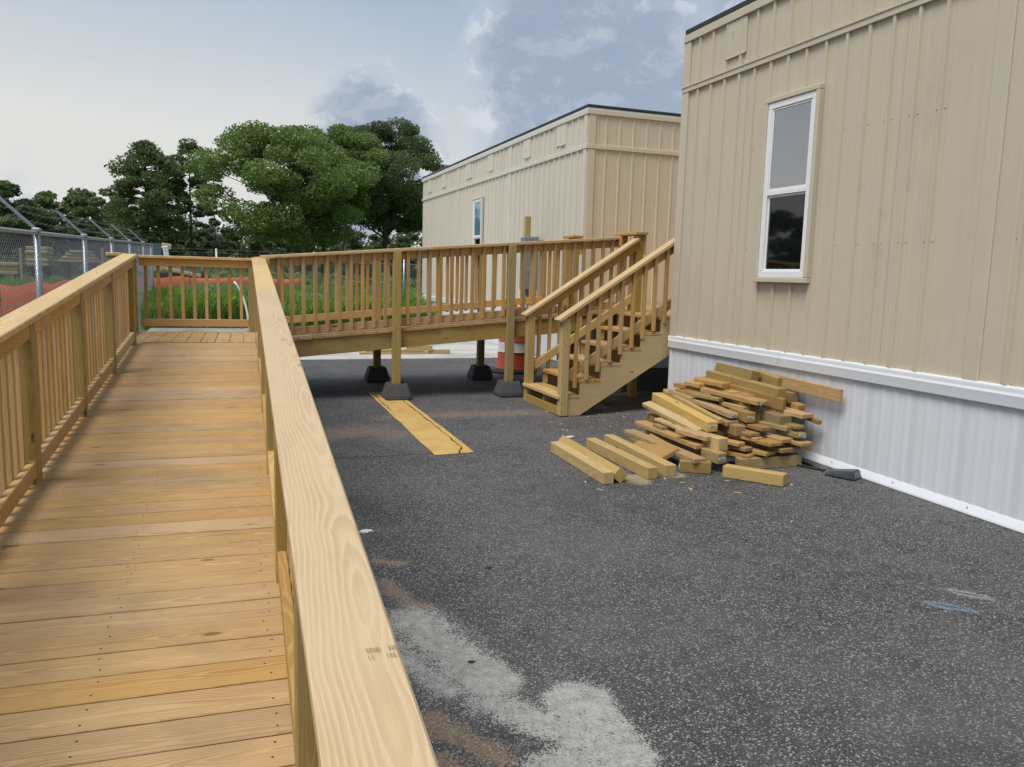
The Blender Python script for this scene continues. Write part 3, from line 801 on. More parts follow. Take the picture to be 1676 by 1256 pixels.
box('seam_strip', (XW-.018, 3.78, zb), (XW+.004, 3.90, zband0-.001), 'trim_tan', near, .006)
box('seam_strip', (XW-.018, 3.78, zband1+.001), (XW+.004, 3.90, z_(2.387)), 'trim_tan', near, .006)
# vent cover over the band
vc = box('vent_cover', (XW-.019, 6.49, z_(2.065)), (XW-.002, 6.80, z_(2.386)), 'trim_tan', near, .004)
box('vent_lip', (XW-.026, 6.49, z_(2.055)), (XW-.0192, 6.80, z_(2.068)), 'trim_tan', vc, .002)
box('vent_seam', (XW-.0225, 6.69, z_(2.23)), (XW-.0192, 6.696, z_(2.30)), 'screw_metal', vc, 0)
pts = []
for r in ribsA:
    y = YE-r
    if y < 2.5: break
    for zz in (1.178, .305):
        for dy in (-.034, .034):
            if 5.35 < y+dy < 6.15 and zz < 1.6: continue
            pts.append((XW-.0005, y+dy, z_(zz)+random.uniform(-.003, .003)))
    for dy in (-.034, .034): pts.append((XW-.0005, y+dy, zb+.022))
    for dy in (-.034, .03): pts.append((XW-.0005, y+dy, zband1+.018+random.uniform(0, .01)))
screws(near, pts, ou)
# end wall and roof
box('end_wall', (XW+.003, YE-.06, zb), (9.0, YE, z_(2.40)), 'siding_buff_bounce', near, .004)
box('core_wall', (XW+.03, YS, zb), (9.0, YE-.062, z_(2.45)), 'siding_tan', near, .0)
box('roof', (XW+.01, YS, z_(2.451)), (9.0, YE-.01, z_(2.50)), 'roof_black', near, 0)
# skirting
skz0, skz1 = z_(-1.445), z_(-.722)
V0 = [(XW, YE, 0)]
skirt(near, (XW-.004, YE-.02, 0), al, ou, L, skz0, skz1, YE-.02-4.69)
def profile(name, pts, y0, y1, X, mat, parent):
    V = [(X-a, y, b_) for y in (y0, y1) for a, b_ in pts]; n = len(pts)
    F = [(k, k+1, n+k+1, n+k) for k in range(n-1)]
    return mesh_np(name, V, F, mat, parent)
prof = [(0, z_(-.722)), (.032, z_(-.722)), (.034, z_(-.712)), (.032, z_(-.648)), (.0335, z_(-.643)), (.028, z_(-.640)), (.027, z_(-.622)), (.027, z_(-.603)), (.024, z_(-.594)), (0, z_(-.590))]
for (a, b_) in ((YE+.012, 5.72), (5.717, 2.67), (2.667, YS)):
    profile('skirting_top_trim', prof, a, b_, XW, 'vinyl_white', near)
V, F = boxes_np([((XW-.032, YE+.012, z_(-.722)), (XW+.02, YE+.0121, z_(-.596)))]); mesh_np('trim_end', V, F, 'vinyl_white', near)
prof = [(.03, z_(-1.475)), (.03, z_(-1.458)), (.012, z_(-1.448)), (.012, z_(-1.415)), (0, z_(-1.412))]
# bottom track follows the falling ground
V = []; n = len(prof); F = []
ysg = np.linspace(YE, YS, 40)
for y in ysg:
    dzg = zg(4.5, y)-(CZ-1.475)
    for a, b_ in prof: V.append((XW-a, y, b_+dzg+.004))
for j in range(len(ysg)-1):
    for k in range(n-1): F.append((j*n+k, j*n+k+1, (j+1)*n+k+1, (j+1)*n+k))
mesh_np('bottom_track', V, F, 'vinyl_white', near)
box('skirting_backer', (XW+.012, YS, z_(-1.60)), (XW+.03, YE-.03, zb), 'vinyl_white', near, 0)
box('corner_post', (XW-.014, YE-.04, skz0-.0), (XW+.03, YE+.004, skz1-.001), 'vinyl_white', near, .004)
V, F = [], []
for i in range(8):
    y = 5.2-.62*i; n = len(V)
screws_pts = [(XW-.0125, 5.0-.62*i, zg(4.5, 5.0-.62*i)+.045) for i in range(8)]
screws(near, screws_pts, ou, .006)

def window(root, X, ya, yb, z0, z1, trim, up_mat, lo_mat, tw=.042):
    """double-hung window in a wall facing -X; ya > yb"""
    f = box('window_trim', (X-.048, yb, z0), (X-.001, ya, z0+tw), trim, root, .005)
    for (a, b_) in (((X-.048, yb, z1-tw), (X-.001, ya, z1)), ((X-.0485, yb, z0+tw+.001), (X-.001, yb+tw, z1-tw-.001)), ((X-.0485, ya-tw, z0+tw+.001), (X-.001, ya, z1-tw-.001))):
        box('window_trim', a, b_, trim, root, .005)
    y0, y1, a0, a1 = yb+tw+.001, ya-tw-.001, z0+tw+.001, z1-tw-.001
    fw = .054
    fr = box('window_frame', (X-.036, y0, a0), (X-.002, y1, a0+fw), 'frame_white', root, .004)
    box('jamb', (X-.036, y0, a1-fw), (X-.002, y1, a1), 'frame_white', fr, .004)
    box('jamb', (X-.0365, y0, a0+fw+.0005), (X-.002, y0+fw, a1-fw-.0005), 'frame_white', fr, .004)
    box('jamb', (X-.0365, y1-fw, a0+fw+.0005), (X-.002, y1, a1-fw-.0005), 'frame_white', fr, .004)
    zm = a0+(a1-a0)*.485
    box('sash', (X-.034, y0+fw+.0005, zm-.02), (X-.002, y1-fw-.0005, zm+.02), 'frame_white', fr, .004)
    i0, i1 = y0+fw+.001, y1-fw-.001
    s2 = .016
    for (lo, hi, nm, xg) in ((zm+.021, a1-fw-.001, up_mat, -.020), (a0+fw+.001, zm-.021, lo_mat, -.007)):
        box('sash', (X+xg-.008, i0, lo), (X-.0015, i0+s2, hi), 'frame_white', fr, .003)
        box('sash', (X+xg-.008, i1-s2, lo), (X-.0015, i1, hi), 'frame_white', fr, .003)
        box('sash', (X+xg-.008, i0+s2+.0005, lo), (X-.0015, i1-s2-.0005, lo+s2), 'frame_white', fr, .003)
        box('sash', (X+xg-.008, i0+s2+.0005, hi-s2), (X-.0015, i1-s2-.0005, hi), 'frame_white', fr, .003)
        box('window_pane', (X+xg, i0+s2+.001, lo+s2+.001), (X-.001, i1-s2-.001, hi-s2-.001), nm, fr, 0)
window(near, XW-.018, 6.092, 5.400, z_(-.002), z_(1.566), 'trim_tan', 'pane_coated', 'pane_dark')

# the trailer behind
XB, YB0, YB1 = 5.18, 11.22, 21.55
far = empty('modular_building', (XB, YB0, z_(-1.39)), 'pale beige trailer behind the ramp with low black-edged roof', 'building')
Lb_ = YB1-YB0
joints = [(3.25, 3.55), (6.75, 7.05)]
wallrun(far, (XB, YB0, 0), (0, 1, 0), (-1, 0, 0), Lb_, zb, zband0, 'siding_pale_lit', .3, gaps=joints)
wallrun(far, (XB, YB0, 0), (0, 1, 0), (-1, 0, 0), Lb_, zband1, z_(2.39), 'siding_pale_lit', .3, gaps=joints)
wallrun(far, (XB, YB0, 0), (1, 0, 0), (0, -1, 0), 7.0, zb, zband0, 'siding_buff_bounce', .30, rh=.012)
wallrun(far, (XB, YB0, 0), (1, 0, 0), (0, -1, 0), 7.0, zband1, z_(2.39), 'siding_buff_bounce', .30, rh=.012)
box('band_trim', (XB-.030, YB0-.030, zband0), (XB+.01, YB1, zband1), 'trim_pale', far)
box('band_trim', (XB+.0105, YB0-.030, zband0), (12.2, YB0+.01, zband1), 'siding_buff_bounce', far)
box('eave_trim', (XB-.034, YB0-.034, z_(2.388)), (XB+.012, YB1+.01, z_(2.455)), 'trim_pale', far)
box('eave_trim', (XB+.0125, YB0-.034, z_(2.388)), (12.2, YB0+.012, z_(2.455)), 'siding_buff_bounce', far)
box('fascia', (XB-.020, YB0-.020, z_(2.456)), (XB+.03, YB1+.01, z_(2.482)), 'vinyl_white', far)
box('fascia', (XB+.0305, YB0-.020, z_(2.456)), (12.2, YB0+.03, z_(2.482)), 'vinyl_white', far)
box('roof_edge', (XB-.030, YB0-.030, z_(2.483)), (12.2, YB1+.02, z_(2.525)), 'roof_black', far, .008)
for (a, b_) in ((zb, zband0-.001), (zband1+.001, z_(2.387))):
    box('corner_trim', (XB-.022, YB0-.001, a), (XB+.004, YB0+.10, b_), 'trim_pale', far)
    box('corner_trim', (XB-.0005, YB0-.022, a), (XB+.12, YB0-.0015, b_), 'siding_buff_bounce', far)
    for j0, j1 in joints: box('seam_strip', (XB-.016, YB0+j0+.06, a), (XB+.002, YB0+j1-.06, b_), 'trim_pale', far, .004)
for k, yv in enumerate((12.02, 13.55, 15.6, 17.1, 19.2, 20.6)):
    vc = box('vent_cover', (XB-.019, yv, z_(2.065)), (XB-.001, yv+.36, z_(2.386)), 'trim_pale', far, .004)
    box('vent_lip', (XB-.026, yv, z_(2.052)), (XB-.0192, yv+.22, z_(2.066)), 'trim_tan', vc, .002)
pts = [(XB-.0005, YB0+.3+RIB*i+dy, z_(1.178)) for i in range(44) for dy in (-.034, .034)]
screws(far, pts, (-1, 0, 0))
pts = [(XB+.3+RIB*i+dy, YB0-.0005, z_(1.178)) for i in range(16) for dy in (-.034, .034)]
screws(far, pts, (0, -1, 0))
box('core_wall', (XB+.02, YB0+.02, zb), (12.2, YB1, z_(2.45)), 'siding_pale_lit', far, 0)
skb0 = SLAB+.005
skirt(far, (XB-.004, YB0, 0), (0, 1, 0), (-1, 0, 0), Lb_, skb0, skz1, .2)
skirt(far, (XB, YB0-.004, 0), (1, 0, 0), (0, -1, 0), 7.0, zg(0, 11.2)+.004, skz1, .2)
box('skirting_backer', (XB+.012, YB0+.012, zg(0, 11.2)-.1), (12.2, YB1, zb), 'vinyl_white', far, 0)
box('skirting_top_trim', (XB-.032, YB0-.032, z_(-.722)), (XB+.01, YB1, z_(-.596)), 'vinyl_white', far, .008)
box('skirting_top_trim', (XB+.0105, YB0-.032, z_(-.722)), (12.2, YB0+.01, z_(-.596)), 'vinyl_white', far, .008)
window(far, XB-.018, 16.82, 16.14, z_(-.002), z_(1.60), 'trim_pale', 'pane_teal', 'pane_dark')
# downpipe-like corner flashing beside the gap between the trailers
pp = atY((1106, 430), YB0-.05)

# ------------------------------------------------------------------ electrical stand between ramp and trailer
ex = 4.92; ep = atX((866, 393), ex); ey = ep.y
el = empty('electrical_panel', (ex, ey, SLAB), 'grey electrical disconnect box on a timber post behind the ramp', 'electrical box')
pb = atY((866, 354), ey)
board('post', (ep.x, ey+.09, SLAB), (ep.x, ey+.09, pb.z), .089, .089, 'post_wood', el, (1, 0, 0))
zt_ = atY((866, 389), ey).z; zb2 = atY((866, 474), ey).z
bx_ = box('box', (ep.x-.14, ey-.15, zb2), (ep.x+.12, ey+.04, zt_), 'box_grey', el, .008)
box('box_lid', (ep.x-.135, ey-.136, zt_-.02), (ep.x+.125, ey-.1301, zt_+.012), 'box_grey', bx_, .004)
box('handle', (ep.x-.07, ey-.160, zb2+.28), (ep.x-.03, ey-.1305, zb2+.36), 'galvanised', bx_, .005)
tube('conduit', [(ep.x-.04, ey-.05, zb2), (ep.x-.04, ey-.05, SLAB)], .03, 'box_grey', el)
tube('conduit', [(ep.x+.12, ey-.03, zt_-.05), (ep.x+.5, ey+.02, zt_-.05)], .016, 'pipe_black', el)

# ------------------------------------------------------------------ traffic drum
dp = atG((850, 613)); dz0 = zg(dp.x, dp.y)
dc = Vector((dp.x, dp.y+.32, dz0+.001))
dr = empty('traffic_drum', dc, 'orange and white striped traffic drum on a black rubber base under the ramp', 'traffic drum')
lathe('rubber_base', [(.0, .0), (.36, .0), (.365, .02), (.33, .05), (.26, .06), (.0, .06)], 'rubber_black', dr, dc)
zc = .055; rad = lambda z: .225-.05*z/.95
bands = [('drum_orange', .055, .30), ('drum_white', .30, .46), ('drum_orange', .46, .60), ('drum_white', .60, .74), ('drum_orange', .74, .92)]
for mt, a, b_ in bands:
    lathe('reflective_band' if 'white' in mt else 'drum_body', [(rad(a)+.012, a), (rad(a), a+.012), (rad(b_)+.004, b_-.01), (rad(b_)+.0, b_)], mt, dr, dc)
lathe('lid', [(rad(.92), .92), (.17, .95), (.0, .96)], 'drum_orange', dr, dc)
box('carry_handle', dc+Vector((-.05, -.02, .958)), dc+Vector((.05, .02, 1.03)), 'drum_orange', dr, .01)

# small tan pad beyond the drum
pp = atG((818, 588)); 
o = lathe('flat_stone', [(0, 0), (.13, 0), (.135, .02), (.11, .045), (0, .05)], 'tan_stone', None, pp+Vector((.05, .1, .002)), 12)
tag(o, 'small tan flat stone lying on the asphalt edge behind the drum', 'stone')

# boards on the walkway
for k, (a, b_, h, w_, t_, lb) in enumerate((((588, 578), (700, 579), .02, .14, .038, 'long yellow plank lying flat on the concrete walkway under the ramp'),
        ((598, 572), (690, 572), .058, .14, .038, 'yellow plank resting on another plank on the walkway'),
        ((664, 572), (706, 571), .100, .089, .089, 'short thick timber on top of the planks on the walkway'),
        ((700, 576), (734, 575), .045, .089, .06, 'timber end right of the planks on the walkway'))):
    A, B = atY(a, 13.45+.02*k), atY(b_, 13.42+.02*k)
    o = board('lumber_plank', (A.x, 13.45, SLAB+h), (B.x, 13.42, SLAB+h), w_, t_, 'timber_wood')
    tag(o, lb, 'plank')

# white bent pipe beyond the landing
yp_ = 18.6
cv = [(383, 461), (388, 467), (393, 476), (398, 487), (402, 500), (405, 514), (407.5, 530)]
pts = [atY(c, yp_) for c in cv]; pts[-1].z = SLAB
tag(tube('bent_pipe', pts, .022, 'pvc_white'), 'white plastic pipe arching up from the ground behind the landing rail', 'pipe')
# dark pipes and boards lying on the walkway behind the ramp
for k, (a, b_, r, lb) in enumerate((((468, 518), (610, 520), .05, 'dark pipe lying across the far walkway behind the upper ramp'), ((470, 529), (560, 523), .03, 'thin grey pipe lying aslant on the far walkway'))):
    A, B = atY(a, 18.9-k*.7), atY(b_, 18.7-k*.2); A.z = B.z = SLAB+r+.001
    tag(tube('loose_pipe', [A, B], r, ('pipe_black', 'box_grey')[k]), lb, 'pipe')

# ------------------------------------------------------------------ lumber heap
heap_log = []
def lumber(name, near_, far_, hn, hf, W, H, mat, label, roll=0, tagged=False, group=None):
    A, B = atG(near_, hn), atG(far_, hf)
    mx = XW-.055-W*.5
    if A.x > mx: A = atX(near_, mx)
    if B.x > mx: B = atX(far_, mx)
    o = board(name, A, B, W, H, mat, None, (0, 0, 1), .004, R_(roll))
    tag(o, label, 'timber' if H > .07 else 'board', group)
    heap_log.append((label[:40], round((A-B).length, 2), [round(v, 2) for v in A], [round(v, 2) for v in B]))
    if tagged:
        L = (A-B).length; mw = o.matrix_basis
        t1 = link('end_tag', cbox(.002, min(W, .08)*.8, .022, 'tag_white', 0), None, o, mw @ Matrix.Translation((-L/2-.0015, 0, random.uniform(-.01, .01)*(H > .05))) @ Matrix.Rotation(random.uniform(-.3, .3), 4, 'X'))
        link('tag_print', cbox(.001, min(W, .08)*.5, .010, 'tag_green', 0), None, t1, None) if False else None
        link('tag_print', cbox(.0012, min(W, .08)*.6, .011, 'tag_green', 0), None, o, t1.matrix_basis and (mw @ t1.matrix_basis @ Matrix.Translation((-.0016, 0, 0))))
    return o
G1, G2, PW_ = 'pile_green', 'timber_wood', 'pile_wood'
lumber('square_timber', (996, 783), (909, 731), .0455, .0455, .089, .089, G2, 'leftmost of the four loose square timbers on the asphalt')
lumber('square_timber', (1015, 779), (922, 723), .055, .055, .089, .089, G2, 'square timber rolled on its edge beside the leftmost loose timber', 38)
lumber('square_timber', (1068, 775), (967, 725), .0455, .0455, .089, .089, G2, 'knotty square timber, third of the four loose timbers from the left')
lumber('square_timber', (1098, 771), (996, 719), .0455, .0455, .089, .089, G2, 'square timber nearest the heap among the four loose timbers')
lumber('square_timber', (1285, 786), (1186, 770), .0455, .0455, .089, .089, G2, 'short square timber lying alone in front of the lumber heap')
P_ = [ # near px, far px, h near, h far, W, H, mat, label, roll, tag
 ((1236, 616), (1177, 602), .63, .63, .089, .089, G1, 'short thick timber on the very top of the lumber heap', 12, 0),
 ((1279, 627), (1236, 613), .59, .59, .089, .089, G1, 'short square timber behind the topmost timber of the heap', 0, 0),
 ((1377, 648), (1270, 622), .50, .52, .040, .10, PW_, 'tan board sticking out furthest right from the heap along the skirting', 0, 0),
 ((1279, 645), (1161, 614), .54, .57, .089, .089, G1, 'long notched timber across the upper front of the heap', 0, 0),
 ((1300, 652), (1262, 642), .47, .47, .089, .089, G1, 'dark square timber end under the right end of the long notched timber', 0, 0),
 ((1188, 631), (1141, 622), .56, .56, .089, .038, PW_, 'short flat board at the left of the long notched timber', 0, 0),
 ((1153, 638), (1108, 630), .49, .49, .089, .038, PW_, 'short orange board at the upper left edge of the heap', 0, 0),
 ((1150, 632), (1126, 627), .53, .53, .089, .038, PW_, 'short board stacked over the upper left edge of the heap', 0, 0),
 ((1249, 660), (1155, 637), .47, .50, .14, .038, PW_, 'long orange board with green end tag under the notched timber', 0, 1),
 ((1284, 663), (1196, 638), .46, .50, .038, .10, PW_, 'board on edge below the notched timber at the right', 0, 0),
 ((1184, 654), (1137, 645), .45, .46, .14, .028, G1, 'greyish short flat board in the upper left of the heap', 0, 0),
 ((1221, 664), (1187, 651), .43, .43, .085, .06, PW_, 'short orange chunk in the middle of the heap top', 0, 0),
 ((1220, 669), (1183, 660), .41, .41, .089, .038, G2, 'pale board with green end tag in the middle of the heap', 0, 1),
 ((1229, 684), (1200, 674), .36, .36, .089, .085, PW_, 'square timber with a tilted green end tag in mid heap', 0, 1),
 ((1248, 685), (1233, 680), .33, .33, .089, .089, G1, 'dark square timber end in the middle of the heap', 0, 0),
 ((1201, 681), (1100, 640), .37, .43, .089, .040, PW_, 'long orange board slanting down with a green end tag', 0, 1),
 ((1180, 690), (1088, 640), .34, .41, .038, .038, G2, 'thin pale stick slanting down the left of the heap', 0, 0),
 ((1166, 699), (1075, 650), .30, .36, .10, .085, G2, 'broad greenish timber with end tag slanting down the left of the heap', 0, 1),
 ((1146, 706), (1058, 661), .25, .31, .089, .038, G2, 'slanting board with nailed end below the broad timber', -12, 0),
 ((1200, 694), (1165, 682), .31, .33, .14, .038, PW_, 'flat board under the long slanting orange board', 0, 0),
 ((1125, 704), (1080, 686), .23, .235, .12, .026, G2, 'pale grained flat offcut at the left of the heap', 0, 0),
 ((1074, 691), (1066, 682), .17, .17, .089, .089, G1, 'upright square block at the left end of the heap', 0, 0),
 ((1090, 703), (1075, 697), .19, .19, .089, .045, G1, 'small block with a nail beside the upright square block', 0, 0),
 ((1149, 732), (1048, 692), .16, .165, .12, .038, PW_, 'long flat plank low in the left of the heap', 0, 0),
 ((1150, 744), (1058, 704), .085, .085, .038, .14, G1, 'dark green board on edge low in the left of the heap', 0, 0),
 ((1146, 755), (1029, 706), .10, .115, .11, .038, PW_, 'lowest long orange plank at the front left of the heap', 0, 0),
 ((1094, 747), (1050, 722), .085, .085, .21, .038, PW_, 'wide short board leaning on the ground at the front of the heap', -28, 0),
 ((1047, 729), (1036, 722), .046, .046, .085, .089, G1, 'small dark block on the ground at the far left of the heap', 0, 0),
 ((1112, 762), (1163, 765), .0455, .0455, .089, .089, G1, 'square timber with a tag on its left end at the heap foot', 0, 1),
 ((1182, 751), (1154, 741), .115, .12, .089, .085, G1, 'square timber with green end tag at the front centre of the heap', 0, 1),
 ((1184, 728), (1156, 720), .20, .20, .10, .10, G2, 'pale square block standing proud at the front centre of the heap', 0, 0),
 ((1166, 718), (1115, 704), .235, .24, .14, .038, PW_, 'orange board between the broad timber and the long flat plank', 0, 0),
 ((1212, 706), (1182, 695), .27, .27, .089, .085, PW_, 'square timber with reddish knotty end in the middle of the heap', 0, 0),
 ((1286, 690), (1252, 679), .34, .35, .13, .089, G1, 'thick dark timber block in the right half of the heap', 0, 0),
 ((1322, 682), (1254, 664), .39, .41, .13, .036, PW_, 'long flat board jutting right from the middle of the heap', 0, 0),
 ((1342, 692), (1312, 680), .35, .36, .036, .036, PW_, 'thin stick with a dark end jutting right from the heap', 0, 0),
 ((1312, 668), (1300, 663), .42, .42, .08, .05, PW_, 'short block end above the flat board jutting right', 0, 0),
 ((1296, 702), (1250, 692), .295, .30, .14, .036, PW_, 'flat board under the thick dark block', 0, 0),
 ((1313, 714), (1278, 703), .255, .26, .10, .038, G1, 'dark board with green end tag at the right of the heap', 0, 1),
 ((1321, 733), (1290, 723), .155, .16, .13, .038, PW_, 'short orange board at the lower right end of the heap', 0, 0),
 ((1321, 728), (1290, 719), .195, .20, .13, .030, PW_, 'upper of the two short orange boards at the lower right end', 0, 0),
 ((1271, 728), (1222, 716), .20, .20, .14, .030, PW_, 'flat pointed board in the lower middle of the heap', 0, 0),
 ((1290, 722), (1255, 712), .215, .22, .13, .034, PW_, 'flat board behind the pointed one in the lower middle', 0, 0),
 ((1262, 743), (1219, 734), .12, .125, .15, .030, PW_, 'orange flat board low in the middle of the heap', 0, 0),
 ((1290, 738), (1258, 730), .14, .14, .14, .034, PW_, 'flat board low at the right of the heap', 0, 0),
 ((1207, 759), (1308, 752), .046, .046, .085, .089, G1, 'long dark green timber along the ground under the heap', 0, 0),
 ((1228, 650), (1190, 640), .49, .49, .10, .030, PW_, 'thin flat board wedged under the long notched timber', 0, 0),
 ((1205, 645), (1168, 636), .50, .50, .10, .034, PW_, 'flat board end left of the wedged thin board', 0, 0),
 ((1170, 648), (1128, 640), .46, .46, .12, .034, PW_, 'flat board under the greyish one at the upper left', 0, 0),
 ((1236, 712), (1188, 700), .25, .25, .11, .028, PW_, 'thin flat board across the middle of the heap front', 0, 0),
 ((1244, 720), (1198, 711), .215, .215, .10, .030, PW_, 'second thin flat board in the middle of the heap front', 0, 0),
 ((1226, 736), (1190, 728), .155, .155, .10, .030, PW_, 'short reddish board beside the pale square block', 0, 0),
 ((1232, 747), (1186, 739), .10, .10, .12, .034, PW_, 'reddish board low beside the tagged square timber', 0, 0),
 ((1214, 728), (1186, 722), .19, .19, .09, .030, PW_, 'little board end right of the pale square block', 0, 0),
 ((1254, 703), (1216, 693), .29, .29, .10, .032, PW_, 'short brown board under the tagged mid-heap timber', 0, 0),
 ((1310, 700), (1270, 690), .31, .31, .09, .028, G1, 'thin dark board behind the flat board under the thick block', 0, 0),
]
for a in P_: lumber('lumber_piece', *a[:8], roll=a[8], tagged=bool(a[9]))
# the inside of the heap
rg = random.Random(5)
for k in range(30):
    y = 5.9
    x0 = 3.62+.05*k*.3; zc_ = zg(4, y)
    lev = k % 6
    xx = rg.uniform(3.75, 4.25); ln = rg.uniform(.35, .6)
    hh = .045+.095*lev
    xx = min(xx+.06*lev, 4.38)
    o = board('lumber_piece', (xx, 5.58+.05*lev+rg.uniform(0, .15), zc_+hh), (xx+rg.uniform(-.08, .05), 5.6+ln+rg.uniform(.1, .3), zc_+hh), .13, .085, PW_ if k % 2 else G1)
    tag(o, 'offcut deep inside the lumber heap, mostly hidden by the boards around it', 'board', 'hidden offcuts inside the lumber heap')

# slate-grey wedge with a cord at the foot of the skirting
wp = atG((1392, 783)); wz = zg(wp.x, wp.y)
bm = bmesh.new()
vv = [(-.16, -.07, 0), (.14, -.09, 0), (.15, .09, 0), (-.15, .08, 0), (-.12, -.055, .045), (.13, -.075, .085), (.135, .075, .09), (-.11, .065, .05)]
vs = [bm.verts.new(v_) for v_ in vv]
for f_ in ((3, 2, 1, 0), (4, 5, 6, 7), (0, 1, 5, 4), (1, 2, 6, 5), (2, 3, 7, 6), (3, 0, 4, 7)): bm.faces.new([vs[i] for i in f_])
bmesh.ops.bevel(bm, geom=list(bm.edges), offset=.012, segments=2, affect='EDGES')
top = [f for f in bm.faces if f.normal.z > .8 and f.calc_area() > .01]
me = bpy.data.meshes.new('rubber_wedge'); bm.to_mesh(me); bm.free()
wd = link('rubber_wedge', me, 'slate_plastic', None, Matrix.Translation((4.40, wp.y+.04, wz+.003)) @ Matrix.Rotation(R_(-62), 4, 'Z') @ Matrix.Scale(.8, 4))
tag(wd, 'slate grey rubber wedge on the asphalt against the white skirting', 'wedge')
cp = [(4.38, wp.y+.2, wz+.02), (4.33, wp.y+.34, zg(4.3, 5)+.010), (4.25, wp.y+.5, zg(4.3, 5)+.010), (4.28, wp.y+.7, zg(4.3, 5)+.012), (4.36, wp.y+.85, zg(4.4, 5)+.02), (4.42, wp.y+.62, zg(4.4, 5)+.01), (4.40, wp.y+.4, zg(4.4, 5)+.01), (4.36, wp.y+.2, zg(4.4, 5)+.012)]
tag(tube('cord', cp, .008, 'rubber_black', None, 6), 'looped black cord between the lumber heap and the grey wedge', 'cord')
# litter on the lot
for (pxl, s_, mt, nm, lb) in (((600, 871), .03, 'paper_white', 'paper_scrap', 'small white paper scrap on the asphalt beside the near handrail'),
                          ((800, 930), .014, 'rubber_black', 'black_pebble', 'small black pebble on the open asphalt right of the cement stain'),
                          ((933, 716), .03, 'paper_white', 'paper_scrap', 'white scrap on the asphalt behind the loose timbers'),
                          ((1203, 825), .014, 'bark', 'brown_pebble', 'tiny brown crumb on the asphalt below the lone timber'),
                          ((772, 1084), .012, 'rubber_black', 'black_pebble', 'small black pebble on the grey cement stain')):
    g = atG(pxl); bm = bmesh.new()
    bmesh.ops.create_icosphere(bm, subdivisions=2, radius=1)
    for v_ in bm.verts: v_.co = Vector((v_.co.x*s_*1.3, v_.co.y*s_*.8, v_.co.z*s_*.22))*(1+.35*math.sin(v_.co.x*4+v_.co.y*5))
    me = bpy.data.meshes.new(nm); bm.to_mesh(me); bm.free()
    tag(link(nm, me, mt, None, Matrix.Translation((g.x, g.y, zg(g.x, g.y)+s_*.2))), lb, nm.split('_')[1])

# ------------------------------------------------------------------ chain-link fences
def fence_top(y): return z_(.285+(y-9.1)*.0185)
FX = -1.67; FY0, FY1 = 5.9, 23.6
fn = empty('chain_link_fence', (FX, 9, zg(0, 9)), 'galvanised chain-link fence with barbed wire on slanted arms left of the ramp', 'fence')
posts_y = [6.1, 9.12, 12.15, 15.1, 18.05, 21.2]
for y in posts_y:
    tube('fence_post', [(FX, y, ZF-.3), (FX, y, fence_top(y)+.01)], .031, 'galvanised', fn, 10)
    box('post_cap', (FX-.04, y-.04, fence_top(y)+.005), (FX+.04, y+.04, fence_top(y)+.05), 'galvanised', fn, .012)
    a = Vector((FX, y, fence_top(y)+.03)); e = a+Vector((-.31, 0, .30))
    board('barb_arm', a, e, .03, .022, 'galvanised', fn, (0, 1, 0), .003)
tube('top_rail', [(FX, y, fence_top(y)) for y in np.linspace(FY0, FY1, 14)], .021, 'galvanised', fn, 8)
segs = []
for k in (.3, .65, .98):
    pts = []
    for y in np.arange(FY0, FY1+.1, .25):
        nr = min(abs(y-q) for q in posts_y); sag = .018*sm(0, 1.5, nr)
        pts.append((FX-.31*k, y, fence_top(y)+.03+.30*k-sag))
    segs.append((pts, .0025))
    for p in pts:
        for q in range(1):
            v_ = Vector(p); segs.append(([v_+Vector((-.012, -.01, -.014)), v_+Vector((.012, .01, .014))], .0016))
V, F = tubes_np(segs, 3); o = mesh_np('barbed_wire', V, F, 'wire_metal', fn)
def mesh_fabric(P0, P1, zb0, ztop, name, parent, pitch=.076, r=.0021):
    P0, P1 = Vector(P0), Vector(P1); d = (P1-P0); L = d.length; d.normalize(); segs = []
    k = -3.0
    while k < L:
        for sg in (1, -1):
            a0 = k if sg > 0 else k+2.6
            # straight diagonal clipped to the panel
            s0, s1 = a0, a0+sg*2.4
            n = 3; pts = []
            for i in range(n):
                f_ = i/(n-1); s = s0+(s1-s0)*f_
                pts.append((s, f_))
            # clip
            lo, hi = 0.0, 1.0
            if s1 != s0:
                fa, fb = (0-s0)/(s1-s0), (L-s0)/(s1-s0)
                lo = max(lo, min(fa, fb)); hi = min(hi, max(fa, fb))
            if hi-lo < .02: continue
            out = []
            for f_ in (lo, hi):
                s = s0+(s1-s0)*f_; p = P0+d*s; zt_ = ztop(p); out.append(Vector((p.x, p.y, zb0+(zt_-zb0)*f_)))
            off = Vector((d.y, -d.x, 0))*(.0025*sg)
            segs.append(([out[0]+off, out[1]+off], r))
        k += pitch
    V, F = tubes_np(segs, 3)
    o = mesh_np(name, V, F, 'wire_metal', parent); o['kind'] = 'stuff'
mesh_fabric((FX, FY0, 0), (FX, FY1, 0), ZF-.05, lambda p: fence_top(p.y), 'mesh_fabric', fn)
